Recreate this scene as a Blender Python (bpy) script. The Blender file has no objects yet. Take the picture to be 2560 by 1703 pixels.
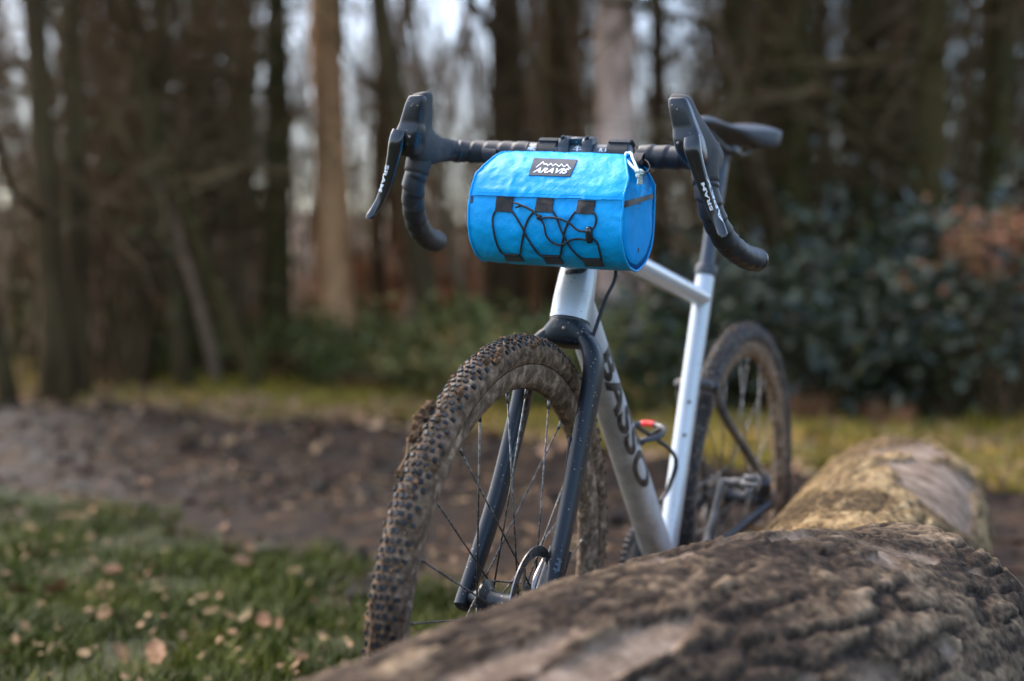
import bpy, bmesh, math, random
import numpy as np
from mathutils import Vector, Matrix
from mathutils.bvhtree import BVHTree

# ------------------------------------------------------------------ camera, sky, sun, exposure
SC = bpy.context.scene
COL = SC.collection
W, H = 2560.0, 1703.0                         # photograph size, pixel coordinates below are in it
CAM = np.array([2.5512, 0.7605, 0.7800]); YAW, PITCH, ROLL, FPX = 3.60797, -0.049916, 0.037688, 3267.6
LEAN = -0.042176                              # the bicycle leans towards the logs

def rx(a):
    c, s = math.cos(a), math.sin(a)
    return np.array([[1, 0, 0], [0, c, -s], [0, s, c]])
def rotv(k, t):
    k = np.asarray(k, float) / np.linalg.norm(k)
    K = np.array([[0, -k[2], k[1]], [k[2], 0, -k[0]], [-k[1], k[0], 0]])
    return np.eye(3) + math.sin(t) * K + (1 - math.cos(t)) * K @ K
_f = np.array([math.cos(YAW) * math.cos(PITCH), math.sin(YAW) * math.cos(PITCH), math.sin(PITCH)])
_r = np.cross(_f, [0, 0, 1.]); _r /= np.linalg.norm(_r); _u = np.cross(_r, _f)
CF = _f; CR = math.cos(ROLL) * _r + math.sin(ROLL) * _u; CU = -math.sin(ROLL) * _r + math.cos(ROLL) * _u
LW = rx(LEAN)
WC, WF, WR, WU = LW @ CAM, LW @ CF, LW @ CR, LW @ CU      # the camera in the world
cd = bpy.data.cameras.new('camera'); cam = bpy.data.objects.new('camera', cd); COL.objects.link(cam)
cam.matrix_world = Matrix(((WR[0], WU[0], -WF[0], WC[0]), (WR[1], WU[1], -WF[1], WC[1]), (WR[2], WU[2], -WF[2], WC[2]), (0, 0, 0, 1)))
cd.sensor_width = 36; cd.sensor_fit = 'HORIZONTAL'; cd.lens = 36 * FPX / W; cd.clip_start = 0.02; cd.clip_end = 2000
cd.dof.use_dof = True; cd.dof.focus_distance = 1.685; cd.dof.aperture_fstop = 2.0
SC.camera = cam
GD = np.array([WF[0], WF[1], 0]); GD /= np.linalg.norm(GD); GL = np.array([GD[1], -GD[0], 0])   # ground axes: depth, lateral
def G(l, d, z=0.0):
    return np.array([WC[0], WC[1], 0]) + GL * l + GD * d + np.array([0, 0, z])

SUN_EL, SUN_AZ_DIR = math.radians(50), (GL * -0.65 + GD * 0.65)      # a veiled sun stands beyond the picture's left side
az = math.atan2(SUN_AZ_DIR[1], SUN_AZ_DIR[0])
world = bpy.data.worlds.new('World'); SC.world = world; world.use_nodes = True
nt = world.node_tree; bg = nt.nodes['Background']
sky = nt.nodes.new('ShaderNodeTexSky'); sky.sky_type = 'NISHITA'; sky.sun_disc = False
sky.sun_elevation = SUN_EL; sky.sun_rotation = math.pi / 2 - az; sky.air_density = 1.0; sky.dust_density = 3.2; sky.ozone_density = 1.6
nt.links.new(sky.outputs[0], bg.inputs[0]); bg.inputs[1].default_value = 0.15
sl = bpy.data.lights.new('sun', 'SUN'); sun = bpy.data.objects.new('sun', sl); COL.objects.link(sun)
sl.energy = 0.85; sl.angle = math.radians(50); sl.color = (1.0, 0.94, 0.86)
sd_ = Vector((SUN_AZ_DIR[0], SUN_AZ_DIR[1], 0)).normalized() * math.cos(SUN_EL) + Vector((0, 0, math.sin(SUN_EL)))
sun.rotation_euler = sd_.to_track_quat('Z', 'Y').to_euler()
SC.view_settings.view_transform = 'Standard'; SC.view_settings.look = 'None'; SC.view_settings.gamma = 1.0
SC.view_settings.exposure = 2.05
SC.render.engine = 'CYCLES'; SC.cycles.use_denoising = True; SC.cycles.max_bounces = 5; SC.cycles.transparent_max_bounces = 4
SC.cycles.use_adaptive_sampling = False

random.seed(4); RNG = np.random.default_rng(7)

# ------------------------------------------------------------------ helpers
def hash3(ix, iy, iz, seed):
    h = (ix.astype(np.int64) * 374761393 + iy.astype(np.int64) * 668265263 + iz.astype(np.int64) * 2147483647 + seed * 974711) & 0xffffffff
    h = ((h ^ (h >> 13)) * 1274126177) & 0xffffffff
    h = ((h ^ (h >> 16)) * 2246822519) & 0xffffffff
    return ((h ^ (h >> 15)) & 0xffffff) / float(0xffffff)
def vnoise(p, seed=0):
    p = np.asarray(p, float); i = np.floor(p); f = p - i; f = f * f * (3 - 2 * f)
    ix, iy, iz = i[..., 0], i[..., 1], i[..., 2]; r = 0
    for dx in (0, 1):
        for dy in (0, 1):
            for dz in (0, 1):
                w = (f[..., 0] if dx else 1 - f[..., 0]) * (f[..., 1] if dy else 1 - f[..., 1]) * (f[..., 2] if dz else 1 - f[..., 2])
                r = r + w * hash3(ix + dx, iy + dy, iz + dz, seed)
    return r
def fbm(p, octs=4, seed=0, gain=.5):
    p = np.asarray(p, float); a, s, t = 1., 0, 0
    for o in range(octs):
        s = s + a * vnoise(p * 2 ** o + 17.3 * o, seed + o); t += a; a *= gain
    return s / t
def worley(x, y, seed):
    '''distance to the cell border (F2 - F1) and a random number per cell, on a jittered grid'''
    ix, iy = np.floor(x), np.floor(y); f1 = np.full(x.shape, 9.); f2 = np.full(x.shape, 9.); idv = np.zeros(x.shape)
    for dx in (-1, 0, 1):
        for dy in (-1, 0, 1):
            cx, cy = ix + dx, iy + dy; px = cx + hash3(cx, cy, cx * 0, seed); py = cy + hash3(cx, cy, cx * 0 + 1, seed); dd = np.hypot(px - x, py - y); rid = hash3(cx, cy, cx * 0 + 2, seed)
            c1 = dd < f1; f2 = np.where(c1, f1, np.minimum(f2, dd)); idv = np.where(c1, rid, idv); f1 = np.where(c1, dd, f1)
    return f2 - f1, idv
def sstep(a, b, x):
    t = np.clip((np.asarray(x, float) - a) / (b - a), 0, 1); return t * t * (3 - 2 * t)
def nrm(v):
    v = np.asarray(v, float); return v / (np.linalg.norm(v) + 1e-12)
def spline(pts, n):
    P = np.asarray(pts, float); m = len(P); out = []
    Q = np.vstack([2 * P[0] - P[1], P, 2 * P[-1] - P[-2]])
    for t in np.linspace(0, m - 1, n):
        i = min(int(t), m - 2); f = t - i; a, b, c, d = Q[i], Q[i + 1], Q[i + 2], Q[i + 3]
        out.append(.5 * ((2 * b) + (c - a) * f + (2 * a - 5 * b + 4 * c - d) * f * f + (3 * b - a - 3 * c + d) * f ** 3))
    return np.array(out)
def frames(P, ref=None):
    P = np.asarray(P, float); T = np.gradient(P, axis=0); T /= np.linalg.norm(T, axis=1)[:, None] + 1e-12
    N = np.zeros_like(P); a = np.array(ref, float) if ref is not None else (np.array([0, 0, 1.]) if abs(T[0][2]) < .9 else np.array([1., 0, 0]))
    for i in range(len(P)):
        v = (a if ref is not None else (a if i == 0 else N[i - 1])); v = v - T[i] * (v @ T[i]); N[i] = nrm(v)
    return T, N, np.cross(T, N)

class MB:
    def __init__(s): s.v = []; s.f = []; s.n = 0
    def add(s, V, F):
        V = np.asarray(V, float).reshape(-1, 3); s.v.append(V); o = s.n; s.f.extend([tuple(int(i) + o for i in q) for q in F]); s.n += len(V); return s
    def rings(s, R, caps=True, closed=False):
        R = np.asarray(R, float); n, m = R.shape[:2]; F = []
        for i in range(n if closed else n - 1):
            a, b = i * m, ((i + 1) % n) * m
            for j in range(m): k = (j + 1) % m; F.append((a + j, a + k, b + k, b + j))
        if caps and not closed: F.append(tuple(range(m))[::-1]); F.append(tuple((n - 1) * m + j for j in range(m)))
        return s.add(R.reshape(-1, 3), F)
    def tube(s, P, r, seg=12, caps=True, rb=None, ref=None, sq=2.0):
        P = np.asarray(P, float); r = np.broadcast_to(np.asarray(r, float), (len(P),)); rb = r if rb is None else np.broadcast_to(np.asarray(rb, float), (len(P),))
        T, N, B = frames(P, ref); th = np.linspace(0, 2 * np.pi, seg, endpoint=False); c, sn = np.cos(th), np.sin(th)
        c = np.sign(c) * abs(c) ** (2 / sq); sn = np.sign(sn) * abs(sn) ** (2 / sq)
        return s.rings(P[:, None] + N[:, None] * (r[:, None] * c)[..., None] + B[:, None] * (rb[:, None] * sn)[..., None], caps)
    def lathe(s, prof, o, ax, seg=48, closed=False, caps=True):
        ax = nrm(ax); e = nrm(np.cross(ax, [.3, .9, .2])); g = np.cross(ax, e); th = np.linspace(0, 2 * np.pi, seg, endpoint=False)
        d = np.cos(th)[:, None] * e + np.sin(th)[:, None] * g
        R = np.array([np.asarray(o) + ax * h + d * r for r, h in prof]); return s.rings(R, caps and not closed, closed)
    def box(s, c, size, ex=(1, 0, 0), ey=(0, 1, 0), ez=(0, 0, 1), taper=1.0):
        c = np.asarray(c, float); ex, ey, ez = map(nrm, (ex, ey, ez)); V = []
        for k in (-1, 1):
            t = taper if k > 0 else 1
            for i, j in ((-1, -1), (1, -1), (1, 1), (-1, 1)): V.append(c + ex * i * size[0] / 2 * t + ey * j * size[1] / 2 * t + ez * k * size[2] / 2)
        return s.add(V, [(3, 2, 1, 0), (4, 5, 6, 7), (0, 1, 5, 4), (1, 2, 6, 5), (2, 3, 7, 6), (3, 0, 4, 7)])
    def strip(s, A, B, t, nrmv):
        """a band between two polylines, given a thickness t along the normals"""
        A, B, Nn = (np.asarray(q, float) for q in (A, B, nrmv)); n = len(A)
        V = np.concatenate([A, B, A + Nn * t, B + Nn * t]); F = []
        for i in range(n - 1):
            F += [(2 * n + i, 3 * n + i, 3 * n + i + 1, 2 * n + i + 1), (i, i + 1, n + i + 1, n + i), (i, 2 * n + i, 2 * n + i + 1, i + 1), (n + i, n + i + 1, 3 * n + i + 1, 3 * n + i)]
        F += [(0, n, 3 * n, 2 * n), (n - 1, 3 * n - 1, 4 * n - 1, 2 * n - 1)][:1] + [(n - 1, 3 * n - 1, 4 * n - 1, 2 * n - 1)]
        return s.add(V, F)
    def arr(s): return np.concatenate(s.v) if s.v else np.zeros((0, 3))
    def mesh(s, name, smooth=True):
        me = bpy.data.meshes.new(name); me.from_pydata(s.arr().tolist(), [], s.f); me.update()
        if smooth: me.polygons.foreach_set('use_smooth', np.ones(len(me.polygons), bool))
        return me
    def build(s, name, mat, parent=None, smooth=True, sharp=None, bevel=0, sub=0):
        o = bpy.data.objects.new(name, s.mesh(name, smooth)); COL.objects.link(o)
        o.data.materials.append(MATS[mat] if isinstance(mat, str) else mat); o.parent = parent
        fix(o)
        if bevel: m = o.modifiers.new('bevel', 'BEVEL'); m.width = bevel; m.segments = 2; m.limit_method = 'ANGLE'; m.angle_limit = math.radians(35)
        if sub: m = o.modifiers.new('sub', 'SUBSURF'); m.levels = sub; m.render_levels = sub
        if sharp and smooth: o.data.set_sharp_from_angle(angle=math.radians(sharp))
        return o
def fix(o):
    bm = bmesh.new(); bm.from_mesh(o.data); bmesh.ops.recalc_face_normals(bm, faces=bm.faces); bm.to_mesh(o.data); bm.free()
def quick(name, V, F, mat, parent=None, smooth=False, attr=None):
    """big mesh from arrays: V (n,3), F (m,k)"""
    F = np.asarray(F, np.int32); k = F.shape[1]; me = bpy.data.meshes.new(name)
    me.vertices.add(len(V)); me.vertices.foreach_set('co', np.asarray(V, np.float32).ravel())
    me.loops.add(F.size); me.loops.foreach_set('vertex_index', F.ravel())
    me.polygons.add(len(F)); me.polygons.foreach_set('loop_start', np.arange(0, F.size, k, dtype=np.int32)); me.polygons.foreach_set('loop_total', np.full(len(F), k, np.int32))
    me.polygons.foreach_set('use_smooth', np.full(len(F), smooth, bool)); me.update(calc_edges=True)
    if attr:
        for an, av in attr.items(): a = me.attributes.new(an, 'FLOAT', 'POINT'); a.data.foreach_set('value', np.asarray(av, np.float32))
    me.materials.append(MATS[mat]); o = bpy.data.objects.new(name, me); COL.objects.link(o); o.parent = parent; return o
def empty(name, loc=(0, 0, 0), rot=(0, 0, 0)):
    o = bpy.data.objects.new(name, None); COL.objects.link(o); o.location = loc; o.rotation_euler = rot; o.empty_display_size = .1; return o
def tag(o, label=None, cat=None, group=None, kind=None):
    if label: o['label'] = label
    if cat: o['category'] = cat
    if group: o['group'] = group
    if kind: o['kind'] = kind
    return o

# ------------------------------------------------------------------ materials
MATS = {}
def mat(name, ramp, scale=8., detail=5., rough=.6, metal=0., bump=0., bscale=None, bdist=.01, spec=.5, coat=0., stretch=(1, 1, 1), nrough=.6,
        island=0., objrand=0., specks=None, attr=None, aniso=None, wave=None, sheen=0., roughvar=0., trans=0., second=None, attr2=None):
    m = bpy.data.materials.new(name); m.use_nodes = True; n = m.node_tree.nodes; L = m.node_tree.links; b = n['Principled BSDF']
    tc = n.new('ShaderNodeTexCoord'); mp = n.new('ShaderNodeMapping'); mp.inputs['Scale'].default_value = stretch; L.new(tc.outputs['Object'], mp.inputs[0])
    def noise(sc, de, ro=nrough):
        q = n.new('ShaderNodeTexNoise'); q.inputs['Scale'].default_value = sc; q.inputs['Detail'].default_value = de; q.inputs['Roughness'].default_value = ro; L.new(mp.outputs[0], q.inputs['Vector']); return q
    def rampn(src, rp):
        c = n.new('ShaderNodeValToRGB'); e = c.color_ramp.elements
        while len(e) < len(rp): e.new(.5)
        for k, (p, col) in enumerate(rp): e[k].position = p; e[k].color = (*col, 1)
        L.new(src, c.inputs[0]); return c.outputs[0]
    def mixc(fac, a, c):
        x = n.new('ShaderNodeMix'); x.data_type = 'RGBA'; L.new(fac, x.inputs[0])
        if hasattr(a, 'links'): L.new(a, x.inputs[6])
        else: x.inputs[6].default_value = (*a, 1)
        if hasattr(c, 'links'): L.new(c, x.inputs[7])
        else: x.inputs[7].default_value = (*c, 1)
        return x.outputs[2]
    nz = noise(scale, detail); col = rampn(nz.outputs[0], ramp)
    if second:                              # (scale, lo, hi, colour)
        q = noise(second[0], 4); col = mixc(rampn(q.outputs[0], [(second[1], (0, 0, 0)), (second[2], (1, 1, 1))]), col, second[3])
    if attr2:
        a = n.new('ShaderNodeAttribute'); a.attribute_name = attr2[0]; q = noise(attr2[2], 5); col = mixc(a.outputs['Fac'], col, rampn(q.outputs[0], attr2[1]))
    if attr:                                # (attribute, ramp)
        a = n.new('ShaderNodeAttribute'); a.attribute_name = attr[0]; q = noise(attr[2], 5); col = mixc(a.outputs['Fac'], col, rampn(q.outputs[0], attr[1]))
    if specks:                              # (scale, threshold, colour)
        v = n.new('ShaderNodeTexVoronoi'); v.inputs['Scale'].default_value = specks[0]; L.new(mp.outputs[0], v.inputs['Vector'])
        sep = n.new('ShaderNodeSeparateColor'); L.new(v.outputs['Color'], sep.inputs[0])
        pw = n.new('ShaderNodeMath'); pw.operation = 'POWER'; L.new(sep.outputs[0], pw.inputs[0]); pw.inputs[1].default_value = 5
        mu = n.new('ShaderNodeMath'); mu.operation = 'MULTIPLY'; L.new(pw.outputs[0], mu.inputs[0]); mu.inputs[1].default_value = specks[1]
        lt = n.new('ShaderNodeMath'); lt.operation = 'LESS_THAN'; L.new(v.outputs['Distance'], lt.inputs[0]); L.new(mu.outputs[0], lt.inputs[1])
        col = mixc(lt.outputs[0], col, specks[2])
    if island or objrand:
        if island: g = n.new('ShaderNodeNewGeometry'); src = g.outputs['Random Per Island']; amt = island
        else: g = n.new('ShaderNodeObjectInfo'); src = g.outputs['Random']; amt = objrand
        mr = n.new('ShaderNodeMapRange'); L.new(src, mr.inputs[0]); mr.inputs[3].default_value = 1 - amt; mr.inputs[4].default_value = 1 + amt
        hs = n.new('ShaderNodeHueSaturation'); L.new(col, hs.inputs['Color']); L.new(mr.outputs[0], hs.inputs['Value'])
        mr2 = n.new('ShaderNodeMapRange'); L.new(src, mr2.inputs[0]); mr2.inputs[3].default_value = .5 + amt * .05; mr2.inputs[4].default_value = .5 - amt * .05; L.new(mr2.outputs[0], hs.inputs['Hue'])
        col = hs.outputs[0]
    L.new(col, b.inputs['Base Color']); b.inputs['Roughness'].default_value = rough; b.inputs['Metallic'].default_value = metal
    b.inputs['Specular IOR Level'].default_value = spec; b.inputs['Coat Weight'].default_value = coat; b.inputs['Coat Roughness'].default_value = .15
    b.inputs['Sheen Weight'].default_value = sheen; b.inputs['Transmission Weight'].default_value = trans
    if roughvar:
        mr = n.new('ShaderNodeMapRange'); L.new(nz.outputs[0], mr.inputs[0]); mr.inputs[1].default_value = .3; mr.inputs[2].default_value = .7; mr.inputs[3].default_value = rough - roughvar; mr.inputs[4].default_value = rough + roughvar; L.new(mr.outputs[0], b.inputs['Roughness'])
    if bump or wave:
        bp = n.new('ShaderNodeBump'); bp.inputs['Strength'].default_value = bump if bump else wave[1]; bp.inputs['Distance'].default_value = bdist
        if wave:                            # (scale, strength, direction)
            wv = n.new('ShaderNodeTexWave'); wv.inputs['Scale'].default_value = wave[0]; wv.bands_direction = wave[2]; L.new(tc.outputs['Object'], wv.inputs[0]); L.new(wv.outputs['Fac'], bp.inputs['Height'])
        else: q = noise(bscale or scale * 2, 6); L.new(q.outputs[0], bp.inputs['Height'])
        L.new(bp.outputs[0], b.inputs['Normal'])
    MATS[name] = m; return m
MUD = (.20, .145, .105); MUDD = (.07, .05, .036); MUDL = (.36, .28, .21)
mat('frame_paint', [(.3, (0.4100, 0.4346, 0.4510)), (.7, (0.4756, 0.5002, 0.5166))], 5, rough=.28, metal=.25, spec=.5, coat=.4, specks=(280, .31, (.10, .075, .055)), second=(9, .62, .78, (.50, .47, .43)))
mat('fork_paint', [(.3, (0.0064, 0.0096, 0.0136)), (.7, (0.0096, 0.0136, 0.0184))], 9, rough=.40, spec=.3, coat=.04, specks=(300, .30, (.30, .25, .20)), second=(30, .66, .74, (.07, .06, .05)))
mat('muddy_stay', [(.35, (.03, .03, .034)), (.6, (.10, .075, .055))], 25, rough=.6, bump=.4)
mat('tyre_casing', [(.34, (0.0259, 0.0184, 0.0132)), (.46, (0.1035, 0.0662, 0.0396)), (.58, (0.1984, 0.1286, 0.0810)), (.68, (0.3967, 0.2866, 0.1920))], 75, 9, rough=.9, spec=0.15, bump=.9, bscale=160, bdist=.002, stretch=(1, 1, 1), nrough=.7)
mat('tyre_knob', [(.46, (.012, .013, .014)), (.60, (.026, .026, .027)), (.68, (.13, .10, .075)), (.8, (.27, .21, .16))], 45, 6, rough=.5, spec=.25, roughvar=.1, island=.5, bump=.3, bscale=300, bdist=.001)
mat('tyre_dark', [(.34, (0.0140, 0.0126, 0.0112)), (.5, (0.0420, 0.0322, 0.0252)), (.68, (0.1540, 0.1225, 0.0980))], 75, 9, rough=.9, bump=.9, bscale=160, bdist=.002, nrough=.7)
mat('rim_mud', [(.34, (0.0475, 0.0309, 0.0192)), (.5, (0.1380, 0.0882, 0.0540)), (.66, (0.3622, 0.2572, 0.1680))], 70, 9, rough=.85, spec=0.2, bump=.6, bscale=140, bdist=.002, nrough=.7)
mat('mud_lump', [(.3, (0.0660, 0.0380, 0.0210)), (.7, (0.2640, 0.1520, 0.0788))], 60, 6, rough=.9, spec=0.15, bump=.9, bscale=120)
mat('spoke_steel', [(.45, (.05, .05, .05)), (.6, (.20, .18, .16))], 160, 3, rough=.4, metal=.7)
mat('rotor_steel', [(.4, (.22, .205, .19)), (.7, (.36, .345, .325))], 60, 4, rough=.3, metal=.9)
mat('dark_alloy', [(.4, (.03, .032, .036)), (.7, (.07, .065, .06))], 60, 4, rough=.4, metal=.3, specks=(200, .4, (.28, .24, .2)))
mat('grey_alloy', [(.38, (0.0700, 0.0595, 0.0490)), (.55, (0.1400, 0.1260, 0.1120)), (.7, (0.2520, 0.2380, 0.2170))], 45, 5, rough=.5, metal=.4)
mat('black_plastic', [(.4, (.011, .013, .016)), (.7, (.018, .021, .025))], 40, 4, rough=.34, spec=.5, specks=(240, .3, (.25, .21, .17)))
mat('lever_black', [(.4, (.007, .008, .010)), (.7, (.012, .013, .015))], 30, 3, rough=.2, spec=.5, coat=.3)
mat('hood_rubber', [(.35, (0.0288, 0.0265, 0.0259)), (.55, (0.0432, 0.0386, 0.0363)), (.72, (0.0806, 0.0691, 0.0634))], 28, 6, rough=.72, bump=.15, bscale=500, bdist=.001)
mat('bar_tape', [(.35, (0.0112, 0.0123, 0.0146)), (.6, (0.0168, 0.0179, 0.0202)), (.8, (0.0728, 0.0616, 0.0560))], 38, 6, rough=.5, roughvar=.1, bump=.25, bscale=220, bdist=.001)
mat('bar_metal', [(.4, (.045, .052, .062)), (.7, (.06, .066, .076))], 30, 4, rough=.42, spec=.5)
mat('stem_black', [(.4, (0.0256, 0.0288, 0.0344)), (.7, (0.0336, 0.0376, 0.0432))], 40, 4, rough=.45, specks=(260, .3, (.3, .27, .24)))
mat('saddle_cover', [(.4, (0.0467, 0.0527, 0.0638)), (.7, (0.0638, 0.0697, 0.0808))], 30, 4, rough=.5)
mat('seatpost_alloy', [(.4, (.03, .036, .045)), (.7, (.045, .05, .06))], 30, 4, rough=.3, metal=.3)
mat('print_white', [(.4, (.72, .74, .76)), (.7, (.80, .81, .82))], 60, rough=.5)
mat('print_black', [(.45, (.012, .012, .013)), (.75, (.10, .085, .07))], 70, 6, rough=.45)
mat('print_dim', [(.4, (.055, .075, .09)), (.7, (.075, .095, .11))], 60, rough=.45)
mat('red_plastic', [(.4, (.75, .015, .01)), (.7, (.8, .03, .02))], 20, rough=.35)
mat('black_cord', [(.4, (.010, .010, .012)), (.7, (.022, .022, .025))], 300, rough=.7, bump=.5, bscale=900, bdist=.0006)
mat('webbing', [(.4, (.020, .022, .026)), (.7, (.034, .037, .044))], 200, rough=.6, bump=.9, bdist=.0012, wave=(430, .9, 'Z'))
mat('patch_black', [(.4, (.040, .048, .062)), (.7, (.052, .06, .075))], 300, rough=.7, bump=.3, bscale=900, bdist=.0005)
mat('zip_black', [(.4, (.012, .012, .014)), (.7, (.04, .035, .03))], 100, rough=.55, bump=.4, bscale=500, bdist=.001)
mat('pull_cord', [(.36, (.08, .22, .20)), (.46, (.45, .62, .58)), (.6, (.72, .78, .72)), (.7, (.65, .3, .2))], 420, 2, rough=.7, bump=.6, bscale=700, bdist=.001)
# coated sailcloth of the bag: faint diagonal ripstop lines in the relief
mat('bag_fabric', [(.35, (0.0000, 0.3122, 0.7142)), (.65, (0.0000, 0.3690, 0.7640))], 14, 4, rough=.45, spec=.22, coat=.03, bump=.4, bscale=70, bdist=.004)
mat('bag_side', [(.35, (0.0000, 0.2837, 0.7293)), (.65, (0.0000, 0.3326, 0.7722))], 14, 4, rough=.7, spec=.1, bump=.25, bscale=50, bdist=.004)
_m = MATS['bag_fabric']; _n = _m.node_tree.nodes; _L = _m.node_tree.links; _bp = [q for q in _n if q.type == 'BUMP'][0]
_tc = [q for q in _n if q.type == 'TEX_COORD'][0]; _w = []
for sgn in (1, -1):
    mp_ = _n.new('ShaderNodeMapping'); mp_.inputs['Rotation'].default_value = (math.radians(45 * sgn), 0, 0); _L.new(_tc.outputs['Object'], mp_.inputs[0])
    wv = _n.new('ShaderNodeTexWave'); wv.inputs['Scale'].default_value = 24; wv.bands_direction = 'Y'; wv.inputs['Distortion'].default_value = .6; _L.new(mp_.outputs[0], wv.inputs[0])
    pw_ = _n.new('ShaderNodeMath'); pw_.operation = 'POWER'; pw_.inputs[1].default_value = 24; _L.new(wv.outputs['Fac'], pw_.inputs[0]); _w.append(pw_)
_ad = _n.new('ShaderNodeMath'); _ad.operation = 'MAXIMUM'; _L.new(_w[0].outputs[0], _ad.inputs[0]); _L.new(_w[1].outputs[0], _ad.inputs[1])
_b2 = _n.new('ShaderNodeBump'); _b2.inputs['Strength'].default_value = .16; _b2.inputs['Distance'].default_value = .0008; _L.new(_ad.outputs[0], _b2.inputs['Height']); _L.new(_bp.outputs[0], _b2.inputs['Normal'])
for _q in ('Normal', 'Coat Normal'): _L.new(_b2.outputs[0], _n['Principled BSDF'].inputs[_q])
# the wood
mat('ground_soil', [(.38, (0.0056, 0.0027, 0.0011)), (.5, (0.0158, 0.0075, 0.0030)), (.62, (0.0456, 0.0225, 0.0090))], 8, 10, rough=.7, spec=0.15, roughvar=.12, bump=.8, bscale=9, bdist=.06, attr=('grassy', [(.35, (0.0198, 0.0233, 0.0070)), (.6, (0.0440, 0.0485, 0.0140)), (.75, (0.1100, 0.0776, 0.0350))], 6), second=(.5, .55, .7, (0.0825, 0.0485, 0.0238)), attr2=('litter', [(.35, (0.0660, 0.0361, 0.0152)), (.55, (0.1254, 0.0751, 0.0339)), (.7, (0.1980, 0.1263, 0.0608))], 3))
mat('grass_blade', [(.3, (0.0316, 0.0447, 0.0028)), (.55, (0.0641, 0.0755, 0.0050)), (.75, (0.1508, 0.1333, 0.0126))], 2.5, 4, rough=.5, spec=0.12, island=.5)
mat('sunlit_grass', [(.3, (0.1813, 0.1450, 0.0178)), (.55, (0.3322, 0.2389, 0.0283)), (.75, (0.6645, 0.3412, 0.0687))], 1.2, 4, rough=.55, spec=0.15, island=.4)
mat('dead_leaf', [(.3, (0.1012, 0.0516, 0.0181)), (.55, (0.1967, 0.1113, 0.0462)), (.75, (0.2981, 0.1955, 0.0964))], 7, 3, rough=.7, spec=0.2, objrand=.38)
mat('litter_leaf', [(.3, (0.1552, 0.0838, 0.0362)), (.55, (0.2795, 0.1676, 0.0834)), (.75, (0.4037, 0.2723, 0.1501))], 3, 3, rough=.75, spec=0.2, island=.4)
mat('bark_brown', [(.38, (0.0132, 0.0088, 0.0060)), (.5, (0.0330, 0.0216, 0.0138)), (.64, (0.0748, 0.0490, 0.0318))], 40, 10, rough=.9, spec=.15, bump=.9, bscale=140, bdist=.006, attr=('peel', [(.38, (0.1210, 0.0804, 0.0542)), (.52, (0.2200, 0.1519, 0.1032)), (.66, (0.3740, 0.2793, 0.2021))], 26), attr2=('flake', [(.36, (0.1045, 0.0686, 0.0413)), (.5, (0.2035, 0.1372, 0.0817)), (.66, (0.3520, 0.2499, 0.1548))], 34), nrough=.7)
mat('bark_yellow', [(.38, (0.0427, 0.0259, 0.0129)), (.5, (0.1037, 0.0648, 0.0294)), (.64, (0.2074, 0.1296, 0.0570))], 40, 10, rough=.9, spec=.15, bump=.9, bscale=140, bdist=.006, attr=('peel', [(.38, (0.1464, 0.0972, 0.0626)), (.52, (0.2562, 0.1782, 0.1242)), (.68, (0.4026, 0.3024, 0.2208))], 20), attr2=('flake', [(.36, (0.2318, 0.1404, 0.0570)), (.5, (0.4026, 0.2646, 0.1196)), (.66, (0.6100, 0.4320, 0.2300))], 30), second=(4.5, .64, .72, (0.2440, 0.1728, 0.0322)), nrough=.7)
mat('cut_wood', [(.3, (.16, .12, .07)), (.7, (.30, .23, .15))], 14, 6, rough=.9, bump=.4)
mat('trunk_dark', [(.3, (0.0398, 0.0262, 0.0116)), (.6, (0.0915, 0.0602, 0.0263)), (.8, (0.1524, 0.1004, 0.0456))], 5, 6, rough=.95, spec=0.1, bump=.9, bscale=14, bdist=.04, stretch=(1, 1, .3), objrand=.3)
mat('trunk_green', [(.3, (0.0387, 0.0285, 0.0099)), (.6, (0.0814, 0.0585, 0.0196)), (.8, (0.1294, 0.0871, 0.0326))], 5, 6, rough=.95, spec=0.1, bump=.9, bscale=14, bdist=.04, stretch=(1, 1, .3), objrand=.2)
mat('trunk_tan', [(.3, (0.3200, 0.1621, 0.0728)), (.55, (0.6722, 0.3484, 0.1582)), (.75, (0.9602, 0.5289, 0.2566))], 3.5, 6, rough=.9, spec=0.15, bump=.8, bscale=12, bdist=.03, stretch=(1, 1, .45))
mat('trunk_pale', [(.36, (0.2661, 0.1589, 0.1020)), (.48, (0.6259, 0.4033, 0.2856)), (.62, (1.0328, 0.7089, 0.5406))], 2.6, 6, rough=.85, spec=0.2, bump=.6, bscale=12, bdist=.02, stretch=(1, 1, .6))
mat('twig', [(.3, (0.0846, 0.0544, 0.0258)), (.7, (0.1835, 0.1186, 0.0565))], 3, 3, rough=.95, spec=0.1, objrand=.3)
mat('stem_tan', [(.3, (0.1150, 0.0782, 0.0414)), (.6, (0.2185, 0.1495, 0.0828)), (.8, (0.3450, 0.2472, 0.1495))], 5, 5, rough=.95, spec=.1, objrand=.35)
mat('twig_far', [(.3, (0.0840, 0.0576, 0.0317)), (.7, (0.1568, 0.1075, 0.0594))], 3, 3, rough=.95, spec=0.1, objrand=.25)
mat('leaf_holly', [(.3, (0.0175, 0.0242, 0.0090)), (.6, (0.0375, 0.0462, 0.0158)), (.8, (0.0813, 0.0825, 0.0270))], 3, 3, rough=.36, spec=.5, island=.6)
mat('leaf_bramble', [(.3, (0.0570, 0.0735, 0.0154)), (.5, (0.1102, 0.1190, 0.0286)), (.62, (0.1995, 0.1435, 0.0396)), (.75, (0.3420, 0.1750, 0.0528))], 1.5, 3, rough=.5, spec=0.2, island=.5)
mat('leaf_olive', [(.3, (0.0563, 0.0385, 0.0132)), (.6, (0.1012, 0.0699, 0.0232)), (.8, (0.1547, 0.1023, 0.0382))], 1.5, 3, rough=.7, spec=0.1, island=.45)
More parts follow.
